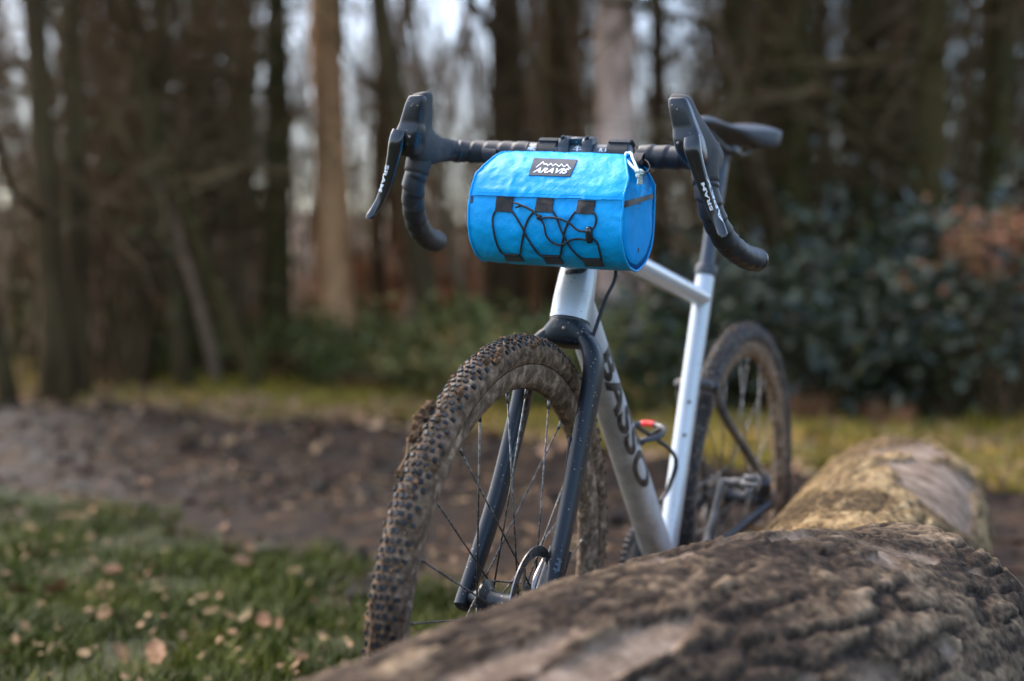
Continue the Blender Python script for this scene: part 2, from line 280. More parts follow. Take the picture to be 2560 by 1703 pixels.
mat('leaf_ivy', [(.3, (0.0264, 0.0374, 0.0084)), (.6, (0.0540, 0.0682, 0.0154)), (.8, (0.0900, 0.1045, 0.0245))], 2, 3, rough=.5, spec=0.2, island=.45)
mat('bracken', [(.3, (0.1800, 0.0788, 0.0338)), (.6, (0.3150, 0.1500, 0.0675)), (.8, (0.4125, 0.2475, 0.1425))], 2, 3, rough=.8, spec=0.15, island=.4)

# ------------------------------------------------------------------ ground
d_low = lambda l: 2.98 - 1.088 * l
d_up = lambda l: 7.11 - .85 * l
d_edge = lambda l: np.maximum(8.9 - 1.05 * l, 7.3)
def ground_z(l, d):
    l, d = np.asarray(l, float), np.asarray(d, float)
    n = fbm(np.stack([l * .9, d * .9, 0 * l], -1), 3, 3) - .5
    tr = sstep(-.1, .5, d - d_low(l)) * (1 - sstep(-.5, .1, d - d_up(l)))
    rut = fbm(np.stack([(l * .65 + d * .75) * 3.2, (l * .75 - d * .65) * .8, 0 * l + 4], -1), 4, 11) - .5
    far = sstep(11, 20, d) * (d - 11) * .105
    far = np.minimum(far, 4.2)
    damp = sstep(2.6, 4.2, np.hypot(l - .2, d - 1.9))
    return n * .05 * damp * (1 + 2 * sstep(10, 30, d)) + tr * (rut * .30 - .03 + .10 * (abs(fbm(np.stack([l * 7, d * 7, 0 * l + 2], -1), 3, 71) - .5) - .1)) * damp + far + sstep(20, 45, d) * (fbm(np.stack([l * .06, d * .06, 0 * l + 9], -1), 2, 5) - .5) * 1.5
ds = np.concatenate([np.linspace(-6, 2, 24, endpoint=False), np.linspace(2, 11, 300, endpoint=False), np.geomspace(11, 60, 90, endpoint=False), np.geomspace(60, 900, 16)])
ls = np.concatenate([-np.geomspace(7, 600, 34)[::-1], np.linspace(-7, 6, 330)[1:-1], np.geomspace(6, 600, 34)])
LL, DD = np.meshgrid(ls, ds); ZZ = ground_z(LL, DD)
GV = np.array([WC[0], WC[1], 0]) + LL[..., None] * GL + DD[..., None] * GD; GV[..., 2] = ZZ
nl = len(ls); ii, jj = np.meshgrid(np.arange(len(ds) - 1), np.arange(nl - 1), indexing='ij'); q0 = (ii * nl + jj).ravel()
gn = (fbm(np.stack([LL * 2.2, DD * 2.2, 0 * LL], -1), 4, 21) - .5)
grassy = np.where(DD < d_low(LL) + 1.5, 1 - sstep(-.25, .25, DD - d_low(LL) + gn * 1.6), sstep(-.2, .5, DD - d_up(LL) + gn * 2.2) * (1 - sstep(.5, 2.5, DD - d_edge(LL))))
grassy = np.where(np.hypot(LL - .3, DD - 2.2) < .8, grassy * .4, grassy)
ground = quick('ground', GV.reshape(-1, 3), np.stack([q0, q0 + 1, q0 + nl + 1, q0 + nl], -1), 'ground_soil', smooth=True, attr={'grassy': grassy.ravel(), 'litter': (sstep(.6, 3.5, DD - d_edge(LL) + gn * 2)).ravel()})
tag(ground, 'muddy woodland floor with a churned brown track and grassy verges', None, None, 'structure')

def blades(name, n, lo, hi, sampler, h0, h1, w, mat_, label):
    l, d = sampler(n); n = len(l); z = ground_z(l, d)
    h = h0 + (h1 - h0) * RNG.random(n) ** 1.8 * (.5 + 1.1 * fbm(np.stack([l * 6, d * 6, 0 * l], -1), 2, 77)); a = RNG.uniform(0, 2 * np.pi, n); lean = RNG.uniform(.1, .9, n) * h
    base = np.array([WC[0], WC[1], 0]) + l[:, None] * GL + d[:, None] * GD; base[:, 2] = z - .004
    dr = np.stack([np.cos(a), np.sin(a), 0 * a], -1); sd = np.stack([-np.sin(a), np.cos(a), 0 * a], -1) * (w * RNG.uniform(.7, 1.4, n))[:, None]
    up = np.array([0, 0, 1.]); m1 = base + dr * (lean * .3)[:, None] + up * (h * .55)[:, None]; tp = base + dr * lean[:, None] + up * (h * .92)[:, None]
    V = np.stack([base - sd, base + sd, m1 + sd * .8, m1 - sd * .8, tp], 1).reshape(-1, 3); o = np.arange(n) * 5
    F = np.concatenate([np.stack([o, o + 1, o + 2], -1), np.stack([o, o + 2, o + 3], -1), np.stack([o + 3, o + 2, o + 4], -1)])
    return tag(quick(name, V, F, mat_), label, 'grass', None, 'stuff')
def near_s(n):
    d = RNG.uniform(2.2, 7.0, n * 3); l = RNG.uniform(-.47, .15, n * 3) * d - .05
    nz = fbm(np.stack([l * 2.2, d * 2.2, 0 * l], -1), 4, 21) - .5; cl = fbm(np.stack([l * 5, d * 5, 0 * l], -1), 3, 33)
    ok = (d < d_low(l) + nz * 1.4 - .05) & (RNG.random(n * 3) < sstep(.3, .55, cl) * (1.3 - d / 8) + .12) & (np.hypot(l - .25, d - 2.1) > .55); return l[ok][:n], d[ok][:n]
def far_s(n):
    l = RNG.uniform(-6.5, 5, n * 3); d = d_up(l) + RNG.uniform(-.15, 1.0, n * 3) ** 1 * (d_edge(l) - d_up(l) + .6)
    cl = fbm(np.stack([l * 2.5, d * 2.5, 0 * l], -1), 3, 35); ok = (RNG.random(n * 3) < sstep(.35, .6, cl) + .15) & (d > 4); return l[ok][:n], d[ok][:n]
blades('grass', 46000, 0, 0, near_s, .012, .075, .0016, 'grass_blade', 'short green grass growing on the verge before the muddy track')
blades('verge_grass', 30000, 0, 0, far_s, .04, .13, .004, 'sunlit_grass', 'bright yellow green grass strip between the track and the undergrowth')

def leaf_mesh(k):
    r = random.Random(k); n = 9; L = 1.0; m = MB(); V = []; prof = [0.03, .16, .30, .22, .36, .26, .30, .14, 0.0]
    curl = r.uniform(.1, .5); tw = r.uniform(-.5, .5); cup = r.uniform(.1, .7)
    for i in range(n):
        t = i / (n - 1); x = t - .5; z = curl * (x * x) * 1.3; wd = prof[i] * r.uniform(.8, 1.15)
        for sgn in (-1, 0, 1): V.append((x, sgn * wd, z + cup * wd * abs(sgn) * .8 + tw * x * sgn * wd + r.uniform(-.02, .02)))
    F = []
    for i in range(n - 1):
        a = i * 3
        for c in (0, 1): F.append((a + c, a + c + 1, a + c + 4, a + c + 3))
    m.add(V, F); me = m.mesh('fallen_leaf'); me.materials.append(MATS['dead_leaf']); return me
LEAFM = [leaf_mesh(k) for k in range(8)]
def drop_leaf(l, d, s, tilt=.5):
    o = bpy.data.objects.new('fallen_leaf', LEAFM[random.randrange(8)]); COL.objects.link(o); o.parent = ground
    p = G(l, d, float(ground_z(l, d)) + s * .16 + (.040 if d < float(d_low(l)) else .010)); o.location = p; o.scale = (s,) * 3
    o.rotation_euler = (random.uniform(-tilt, tilt), random.uniform(-tilt, tilt), random.uniform(0, 6.28))
cnt = 0
def pxg(x, y, z=0.0):                                        # photo pixel to a spot on the flat ground
    r = WF + WR * (x - W / 2) / FPX + WU * (H / 2 - y) / FPX; t = (z - WC[2]) / r[2]; p = r * t; return p @ GL, p @ GD
for (x, y, s) in [(575, 1400, .065), (605, 1420, .06), (85, 1405, .07), (50, 1500, .07), (140, 1495, .07), (250, 1240, .06), (620, 1565, .06), (570, 1560, .055), (660, 1570, .05), (280, 1440, .05), (360, 1235, .05), (840, 1390, .06), (300, 1660, .06), (390, 1660, .07), (560, 1310, .05), (430, 1340, .05)]:
    l, d = pxg(x, y, .03); drop_leaf(l, d, s, .9); cnt += 1
while cnt < 190:
    d = random.uniform(2.3, 5.6); l = random.uniform(-.46, .02) * d
    if abs(l - .2) < .5 and d < 3: continue
    drop_leaf(l, d, random.uniform(.020, .042), .9); cnt += 1
while cnt < 285:
    l = random.uniform(-4.5, 4); d = float(d_up(l)) + random.gauss(.2, .55)
    if d < 3.2 or abs(l) > .45 * d: continue
    drop_leaf(l, d, random.uniform(.045, .085), .6); cnt += 1
def quads(P, size, seed=0, flat=0.0, aspect=.55, normal=None):
    """one bent leaf (two faces over a fold) per point"""
    n = len(P); r = np.random.default_rng(seed); a = r.normal(size=(n, 3)); a[:, 2] *= (1 - flat); a /= np.linalg.norm(a, axis=1)[:, None]
    b = r.normal(size=(n, 3)); b[:, 2] *= (1 - flat); b -= a * (a * b).sum(1)[:, None]; b /= np.linalg.norm(b, axis=1)[:, None]; c = np.cross(a, b)
    s = (size * r.uniform(.6, 1.4, n))[:, None]
    V = np.stack([P - a * s * .5, P + b * s * aspect * .5 + c * s * .08, P + a * s * .5, P - b * s * aspect * .5 + c * s * .08], 1).reshape(-1, 3)
    o = np.arange(n) * 4; F = np.concatenate([np.stack([o, o + 1, o + 2], -1), np.stack([o, o + 2, o + 3], -1)]); return V, F
l = RNG.uniform(-22, 22, 16000); d = d_up(l) + np.abs(RNG.normal(0, 1, 16000)) ** 1.3 * 7 - .4; ok = d > 3.5; l, d = l[ok], d[ok]
_l = RNG.uniform(-5, 4.5, 4200); _d = d_up(_l) + RNG.normal(.35, .6, 4200) + np.where(_l > .4, RNG.uniform(0, 1.6, 4200), 0); _k = _d > 3.4; l = np.concatenate([l, _l[_k]]); d = np.concatenate([d, _d[_k]])
P = np.array([WC[0], WC[1], 0]) + l[:, None] * GL + d[:, None] * GD; P[:, 2] = ground_z(l, d) + .03
V, F = quads(P, .085, 5, .75, .6)
l = RNG.uniform(-3.2, 1.2, 5200); d = RNG.uniform(2.2, 9, 5200); ok = (abs(l) < .46 * d) & (np.hypot(l - .2, d - 1.9) > .7) & (fbm(np.stack([l * 2, d * 2, 0 * l], -1), 3, 91) > .47); l, d = l[ok], d[ok]
P2 = np.array([WC[0], WC[1], 0]) + l[:, None] * GL + d[:, None] * GD; P2[:, 2] = ground_z(l, d) + np.where(d < d_low(l), .035, .012); V2, F2 = quads(P2, .026, 6, .55, .6); F = np.concatenate([F, F2 + len(V)]); V = np.concatenate([V, V2])
tag(quick('leaf_litter', V, F, 'litter_leaf'), 'brown leaf litter scattered over the grass, the track and the wood floor', 'leaf litter', None, 'stuff')

l = RNG.uniform(-4.6, 3.4, 2400); d = d_low(l) + RNG.uniform(-.05, 1, 2400) * (d_up(l) - d_low(l)); ok = (d > 2.9) & (fbm(np.stack([l * 1.6, d * 1.6, 0 * l], -1), 3, 55) > .45); l, d = l[ok], d[ok]
bm = bmesh.new(); bmesh.ops.create_icosphere(bm, subdivisions=1, radius=1); IV = np.array([v.co[:] for v in bm.verts]); IF = np.array([[v.index for v in f.verts] for f in bm.faces]); bm.free()
n = len(l); sz = np.minimum(.008 + RNG.exponential(.014, n), .06); P = np.array([WC[0], WC[1], 0]) + l[:, None] * GL + d[:, None] * GD; P[:, 2] = ground_z(l, d)
V = P[:, None] + IV[None] * RNG.uniform(.55, 1.35, (n, len(IV), 1)) * sz[:, None, None] * RNG.uniform(.6, 1.5, (n, 1, 3)) * [1, 1, .7]; F = (IF[None] + np.arange(n)[:, None, None] * len(IV)).reshape(-1, 3)
mat('mud_clod', [(.38, (0.0066, 0.0031, 0.0012)), (.5, (0.0185, 0.0087, 0.0034)), (.65, (0.0481, 0.0232, 0.0090))], 12, 6, rough=.7, spec=0.25, island=.45, bump=.5, bscale=60, bdist=.02)
tag(quick('mud_clods', V.reshape(-1, 3), F, 'mud_clod', smooth=False), 'churned clods of brown mud along the track', 'mud', None, 'stuff')

# ------------------------------------------------------------------ logs
def make_log(name, A, B, r_of, seed, matn, label, droop, bend=.0, peels=(), nl_=620, na=300, rough=1.0, dense=.5):
    A, B = np.asarray(A, float), np.asarray(B, float); ax = nrm(B - A); Ln = np.linalg.norm(B - A)
    side = nrm(np.cross(ax, [0, 0, 1])); up = np.cross(side, ax)
    t = np.interp(np.linspace(0, 1, nl_), [0, .2, 1], [0, dense, 1]); th = np.linspace(0, 2 * np.pi, na, endpoint=False); T, TH = np.meshgrid(t, th, indexing='ij'); S = T * Ln
    r = r_of(T); cx, sx = np.cos(TH), np.sin(TH)
    q = np.stack([S, cx * r, sx * r], -1)
    big = fbm(q * [1.6, 4, 4], 2, seed) - .5
    w = fbm(q * [11, 14, 14] + 5, 3, seed + 3) - .5                    # warp
    arc = TH * .215
    wa, wb = fbm(q * [14, 22, 22] + 5, 4, seed + 13) - .5, fbm(q * [14, 22, 22] + 55, 4, seed + 17) - .5
    e1, id1 = worley(S / .24 + wa * .8, arc / .030 + S * 3.0 + wb * 1.2, seed + 1)                    # long plates
    e2, id2 = worley(S / .055 + wb * 1.2, arc / .0085 + S * 5 + wa * 1.3, seed + 2)                    # flakes on them
    crack = (1 - sstep(.0, .20, e1)) * sstep(.25, .45, fbm(q * [9, 9, 9] + 3, 2, seed + 81)); crack2 = 1 - sstep(.0, .16, e2); lift = (S / .085 + wa) % 1
    fine = fbm(q * [90, 210, 210], 3, seed + 9) - .5
    patchy = fbm(q * [6, 10, 10] + w[..., None] * 1.5 + 57, 4, seed + 44)
    pk = sstep(.70, .72, fbm(q * [3.2, 6, 6] + w[..., None] * 1.2 + 77, 3, seed + 60)) * .8
    for (pt, pth, rl, ra) in peels:
        dth = (TH - pth + np.pi) % (2 * np.pi) - np.pi
        pk = np.maximum(pk, 1 - sstep(.92, 1.05, np.hypot((T - pt) * Ln / rl, dth / ra) + w * 1.6 + (fbm(q * [7, 9, 9] + 11, 2, seed + 71) - .5) * 1.6 + fine * .3))
    disp = big * .022 + (1 - pk) * rough * (-.0068 * crack - .0014 * crack2 + .0022 * (id1 - .5) + .0016 * (id2 - .5) + fine * .0026 + .0035 * sstep(.5, .53, patchy)) - pk * .007 + pk * fine * .002
    flake = np.clip((.55 * id2 + .45 * id1) * (.12 + 1.15 * sstep(.40, .60, patchy)) - .9 * crack - .4 * crack2 + fine * 1.3 + w * .5, 0, 1) * (1 - pk)
    R = r + disp
    cen = A + ax * S[..., None] + up * (droop(T))[..., None]
    V = cen + side * (cx * R)[..., None] + up * (sx * R)[..., None]
    root = empty(name, (A[0], A[1], 0)); V = V - np.array([A[0], A[1], 0])
    i, j = np.meshgrid(np.arange(nl_ - 1), np.arange(na), indexing='ij'); i, j = i.ravel(), j.ravel(); k = (j + 1) % na
    quick('bark', V.reshape(-1, 3), np.stack([i * na + j, i * na + k, (i + 1) * na + k, (i + 1) * na + j], -1), matn, root, True, {'peel': pk.ravel(), 'flake': flake.ravel()})
    for e, idx in ((-1, 0), (1, nl_ - 1)):
        ring = V[idx]; c = ring.mean(0); m = MB(); rr = [c + (ring - c) * k + ax * e * (.004 * (1 - k)) + ax * e * .002 * np.sin(k * 40) for k in (1., .93, .8, .6, .4, .2, .05)]
        m.rings(np.array(rr), True); m.build('cut_end', 'cut_wood', root)
    tag(root, label, 'log', 'logs lying on the verge'); return root
gA = lambda s: (0.029 + .658 * s, 1.175 + .753 * s)
a0, a1 = gA(-1.35), gA(.775)
rA = lambda T: .232 - .020 * (1 - sstep(-.55, .25, T * 2.125 - 1.35)) - .014 * sstep(.4, .76, T * 2.125 - 1.35)
make_log('near_log', G(*a0, .245), G(*a1, .245), rA, 3, 'bark_brown', 'thick brown log with rough flaking bark, lying along the front wheel',
         lambda T: -.022 * (1 - sstep(-.5, .3, T * 2.125 - 1.35)) - .020 * sstep(.35, .76, T * 2.125 - 1.35), peels=((.540, 1.36, .12, .07), (.630, 1.16, .10, .06), (.79, 1.74, .10, .09), (.85, 1.55, .05, .08), (.90, 1.35, .03, .06)))
make_log('far_log', (.63, .340, .200), (-.50, .236, .238), lambda T: .200 + 0 * T, 23, 'bark_yellow', 'shorter yellowish log with a bald grey patch, lying behind the rough brown log',
         lambda T: 0 * T, peels=((.70, 1.00, .26, .42), (.86, 1.25, .10, .25)), nl_=330, na=240, dense=.2)

# ------------------------------------------------------------------ bicycle geometry (bicycle axes: x forward, y to its left, z up)
R_ = .351; HA = math.radians(71.0)
U_ = np.array([-math.cos(HA), 0, math.sin(HA)]); V_ = np.array([math.sin(HA), 0, math.cos(HA)]); STEER = .061035
FA = np.array([1.03676, 0, R_]); CROWN = FA - .047 * V_ + .40028 * U_; RA = np.array([0, 0, R_])
SM = rotv(U_, STEER)
def st(X): return (np.atleast_2d(np.asarray(X, float)) - CROWN) @ SM.T + CROWN
BAR = CROWN + (.17078 + .0547) * U_ + .0776 * V_; BO = st(BAR)[0]
FW = SM @ np.array([1., 0, 0]); FW[2] = 0; FW = nrm(FW); LT = np.cross([0, 0, 1], FW); ZZ_ = np.array([0, 0, 1.])
def B(f, a, z): return BO + FW * f + LT * a + ZZ_ * (z - .028 * a)          # handlebar axes: forward, to the left, up
BB = np.array([.42114, 0, .276]); SAT = math.radians(73.5); SD = np.array([-math.cos(SAT), 0, math.sin(SAT)])
bike = empty('bicycle', (0, 0, 0), (LEAN, 0, 0))
tag(bike, 'silver white gravel bicycle with drop handlebar and muddy tyres, leaning against the logs', 'bicycle')

def ray(x, y):
    return CF + CR * (x - W / 2) / FPX + CU * (H / 2 - y) / FPX
def bvh_of(objs):
    V, F, o = [], [], 0
    for ob in objs:
        me = ob.data; V += [v.co[:] for v in me.vertices]; F += [tuple(i + o for i in p.vertices) for p in me.polygons]; o = len(V)
    return BVHTree.FromPolygons(V, F)
def hit(bv, x, y, off=.0):
    d = nrm(ray(x, y)); r = bv.ray_cast(Vector(CAM), Vector(d))
    if r[0] is None: return None, None
    n = np.array(r[1]); n = n if n @ d < 0 else -n
    return np.array(r[0]) + n * off, n
def near(bv, x, y, off):
    p, n = hit(bv, x, y, off)
    if p is not None: return p, n
    for k in range(1, 40):
        for dx, dy in ((1, 0), (-1, 0), (0, 1), (0, -1), (1, 1), (-1, -1), (1, -1), (-1, 1)):
            p, n = hit(bv, x + dx * k, y + dy * k, off)
            if p is not None: return p, n
    return CAM + ray(x, y) * 1.8, -ray(x, y)
def decal(name, V2, F2, bv, matn, parent, off=.0005, cuts=2):
    """flat print laid on the surface under the given photo pixels"""
    bm = bmesh.new(); vs = [bm.verts.new((x, y, 0)) for x, y in V2]
    for f in F2:
        try: bm.faces.new([vs[i] for i in f])
        except ValueError: pass
    bmesh.ops.triangulate(bm, faces=bm.faces)
    if cuts: bmesh.ops.subdivide_edges(bm, edges=bm.edges, cuts=cuts, use_grid_fill=True)
    for v in bm.verts:
        p, n = near(bv, v.co.x, v.co.y, off); v.co = Vector(p)
    me = bpy.data.meshes.new(name); bm.to_mesh(me); bm.free(); me.materials.append(MATS[matn]); o = bpy.data.objects.new(name, me); COL.objects.link(o); o.parent = parent; return o
def text2d(s, bold=0.02, shear=0., spacing=1.0):
    cu = bpy.data.curves.new('lettering', 'FONT'); cu.body = s; cu.size = 1; cu.offset = bold; cu.shear = shear; cu.space_character = spacing; cu.resolution_u = 4
    ob = bpy.data.objects.new('lettering', cu); COL.objects.link(ob); dg = bpy.context.evaluated_depsgraph_get(); me = bpy.data.meshes.new_from_object(ob.evaluated_get(dg))
    V = np.array([v.co[:2] for v in me.vertices]); F = [tuple(p.vertices) for p in me.polygons]
    bpy.data.objects.remove(ob); bpy.data.curves.remove(cu); bpy.data.meshes.remove(me)
    V -= V.min(0); V /= V.max(0); return V, F
def text_px(name, s, o, ex, ey, bv, matn, parent, bold=.02, shear=0., spacing=1., off=.0005, cuts=2):
    V, F = text2d(s, bold, shear, spacing); o, ex, ey = (np.array(q, float) for q in (o, ex, ey))
    return decal(name, o + V[:, :1] * ex + V[:, 1:] * ey, F, bv, matn, parent, off, cuts)
def stroke_px(name, pts, w, bv, matn, parent, off=.0006, cuts=1):
    P = np.asarray(pts, float); T = np.gradient(P, axis=0); T /= np.linalg.norm(T, axis=1)[:, None]; N = np.stack([-T[:, 1], T[:, 0]], -1) * (np.broadcast_to(w, len(P)) / 2)[:, None]
    V = np.concatenate([P - N, P + N]); n = len(P); return decal(name, V, [(i, i + 1, n + i + 1, n + i) for i in range(n - 1)], bv, matn, parent, off, cuts)

# --- frame tubes
def tubeobj(name, P, r, matn='frame_paint', n=14, seg=28, rb=None, ref=None, sq=2.0, parent=bike, caps=True):
    return MB().tube(P, r, seg, caps, rb, ref, sq).build(name, matn, parent, sharp=50)
HT0, HT1 = CROWN + .004 * U_, CROWN + .163 * U_
t = np.linspace(0, 1, 12)
head = tubeobj('head_tube', HT0 + (HT1 - HT0) * t[:, None], .0295 - .004 * sstep(.15, .7, t))
tubeobj('headset_spacer', [HT1 + U_ * .001, HT1 + U_ * .02], .021, 'stem_black')
dt_a, dt_b = CROWN + .045 * U_ + .0 * V_, BB + np.array([.0, 0, .0])
mat('frame_paint_grimy', [(.3, (0.3744, 0.3900, 0.3978)), (.7, (0.4368, 0.4524, 0.4602))], 5, rough=.34, spec=.5, coat=.3, specks=(300, .34, (.10, .075, .055)), attr=('grime', [(.35, (.16, .125, .095)), (.6, (.30, .25, .205)), (.75, (.42, .37, .32))], 30))
down = tubeobj('down_tube', dt_a + (dt_b - dt_a) * np.linspace(0, 1, 60)[:, None], np.linspace(.0225, .026, 60), rb=np.linspace(.0235, .027, 60), ref=(0, 1, 0), sq=2.3, matn='frame_paint_grimy', n=0)
_co = np.array([v.co[:] for v in down.data.vertices]); _ax = nrm(dt_b - dt_a); _s = (_co - dt_a) @ _ax; _rd = _co - dt_a - _s[:, None] * _ax; _rd /= np.linalg.norm(_rd, axis=1)[:, None]; _fr = nrm(np.array([_ax[2], 0, -_ax[0]])); _fr = -_fr if _fr[2] > 0 else _fr      # wheel spray: caked on the side that faces the front tyre
_g = sstep(.1, .9, _rd @ _fr + (fbm(_co * 40, 3, 3) - .5) * .8) * .75 * sstep(.06, .2, _s); _a = down.data.attributes.new('grime', 'FLOAT', 'POINT'); _a.data.foreach_set('value', _g.astype(np.float32))
tt_a, tt_b = CROWN + .128 * U_, BB + SD * .4947
top = tubeobj('top_tube', tt_a + (tt_b - tt_a) * t[:, None], .0200 - .0030 * t, rb=.0205 - .0045 * t, ref=(0, 1, 0))
seat_t = tubeobj('seat_tube', BB + SD * (np.linspace(0, .543, 12))[:, None], .0172)
for zz, yy in ((.245, .0), (.305, .0)):
    p = BB + SD * zz + np.array([.017, .008, 0]); MB().lathe([(.0, .004), (.003, .004), (.0036, .0)], p, (.9, .35, .2), 12).build('bottle_boss', 'dark_alloy', seat_t)
MB().tube([BB + [0, -.036, 0], BB + [0, .036, 0]], .022, 24).build('bottom_bracket_shell', 'frame_paint', bike, sharp=40)
clamp_c = BB + SD * .548
cl_ = MB().lathe([(.0172, -.011), (.0198, -.010), (.0205, -.006), (.0205, .006), (.0195, .009), (.014, .010)], clamp_c, SD, 28).build('seat_clamp', 'stem_black', bike, sharp=35)
MB().tube([clamp_c + [-.022, -.013, 0], clamp_c + [-.022, .013, 0]], .0045, 12).build('clamp_bolt', 'dark_alloy', cl_, sharp=40)
post = tubeobj('seatpost', [BB + SD * .50, BB + SD * .60, BB + SD * .70, BB + SD * .775], .0136, 'seatpost_alloy')
SB = BB + SD * .335 + np.array([-.035, 0, -.003])
for s_ in (-1, 1):
    P = spline([BB + SD * .338 + np.array([-.008, s_ * .010, 0]), SB + np.array([.012, s_ * .026, .002]), SB + np.array([-.012, s_ * .0335, -.008]), SB + np.array([-.05, s_ * .040, -.058]), (.075, s_ * .056, .425), (.012, s_ * .067, .358)], 26)
    tubeobj('seat_stay', P, .0098 - .0022 * np.linspace(0, 1, 26), 'muddy_stay', seg=16)
    MB().lathe([(0, .006), (.006, .0055), (.0095, .002), (.0098, -.006)], SB + np.array([.004, s_ * .034, .0]), (.8, s_ * .5, .1), 16).build('stay_shoulder', 'fork_paint', bike)
    P = spline([BB + [-.012, s_ * .022, -.004], BB + [-.06, s_ * .040, .004], (.20, s_ * .052, .312), (.02, s_ * .068, .345)], 20)
    tubeobj('chain_stay', P, .0105 - .002 * np.linspace(0, 1, 20), 'fork_paint', seg=16, rb=.013 - .004 * np.linspace(0, 1, 20), ref=(0, 1, 0))
    MB().box((.002, s_ * .069, .350), (.036, .007, .036), ey=(0, 1, 0)).build('dropout', 'muddy_stay', bike, bevel=.003)

# --- fork
CR0 = CROWN + .001 * U_
def FK(s_, y, v): return FA + U_ * s_ + V_ * v + np.array([0, y, 0])
fork = MB().rings(np.array([[CR0 + U_ * h + (V_ * math.cos(a) * rv + np.array([0, 1, 0]) * math.sin(a) * ry) for a in np.linspace(0, 2 * np.pi, 32, endpoint=False)]
     for h, rv, ry in ((.0, .0285, .0285), (-.004, .0292, .0305), (-.010, .0287, .0350), (-.017, .0265, .0405), (-.024, .0235, .0455), (-.031, .020, .0480), (-.034, .014, .042))]))
fork.v = [st(q) for q in fork.v]; fork = fork.build('fork_crown', 'fork_paint', bike, sharp=45)
MB().lathe([(.0285, 0), (.0292, .0015), (.0285, .003)], CROWN, U_, 40, caps=False).build('crown_race', 'black_plastic', fork)
p = st(CR0 + V_ * .0255 + U_ * -.0155 + np.array([0, .004, 0]))[0]; MB().lathe([(0, .0035), (.0028, .003), (.0033, 0)], p, SM @ V_, 14).build('mudguard_bolt', 'grey_alloy', fork)
legs = []
for s_ in (-1, 1):
    P = spline([FK(.389, s_ * .014, -.047), FK(.376, s_ * .031, -.047), FK(.356, s_ * .0435, -.047), FK(.325, s_ * .0490, -.046), FK(.26, s_ * .050, -.043), (FK(.16, s_ * .052, -.033)), FK(.07, s_ * .0555, -.016), FK(.0, s_ * .0585, .0), FK(-.018, s_ * .0585, .004)], 46)
    k = np.linspace(0, 1, 46); ra = np.interp(k, [0, .12, .26, .4, .6, .85, .96, 1], [.010, .0125, .0135, .0130, .0118, .0100, .0105, .006]); rb = np.interp(k, [0, .12, .26, .4, .6, .85, .96, 1], [.017, .0205, .0215, .0205, .0180, .0145, .0150, .009])
    m = MB().tube(P, ra, 24, True, rb, (0, 1, 0), 2.4); m.v = [st(q) for q in m.v]; legs.append(m.build('fork_leg', 'fork_paint', bike, sharp=50))
def sp(*P): return st(np.array(P))
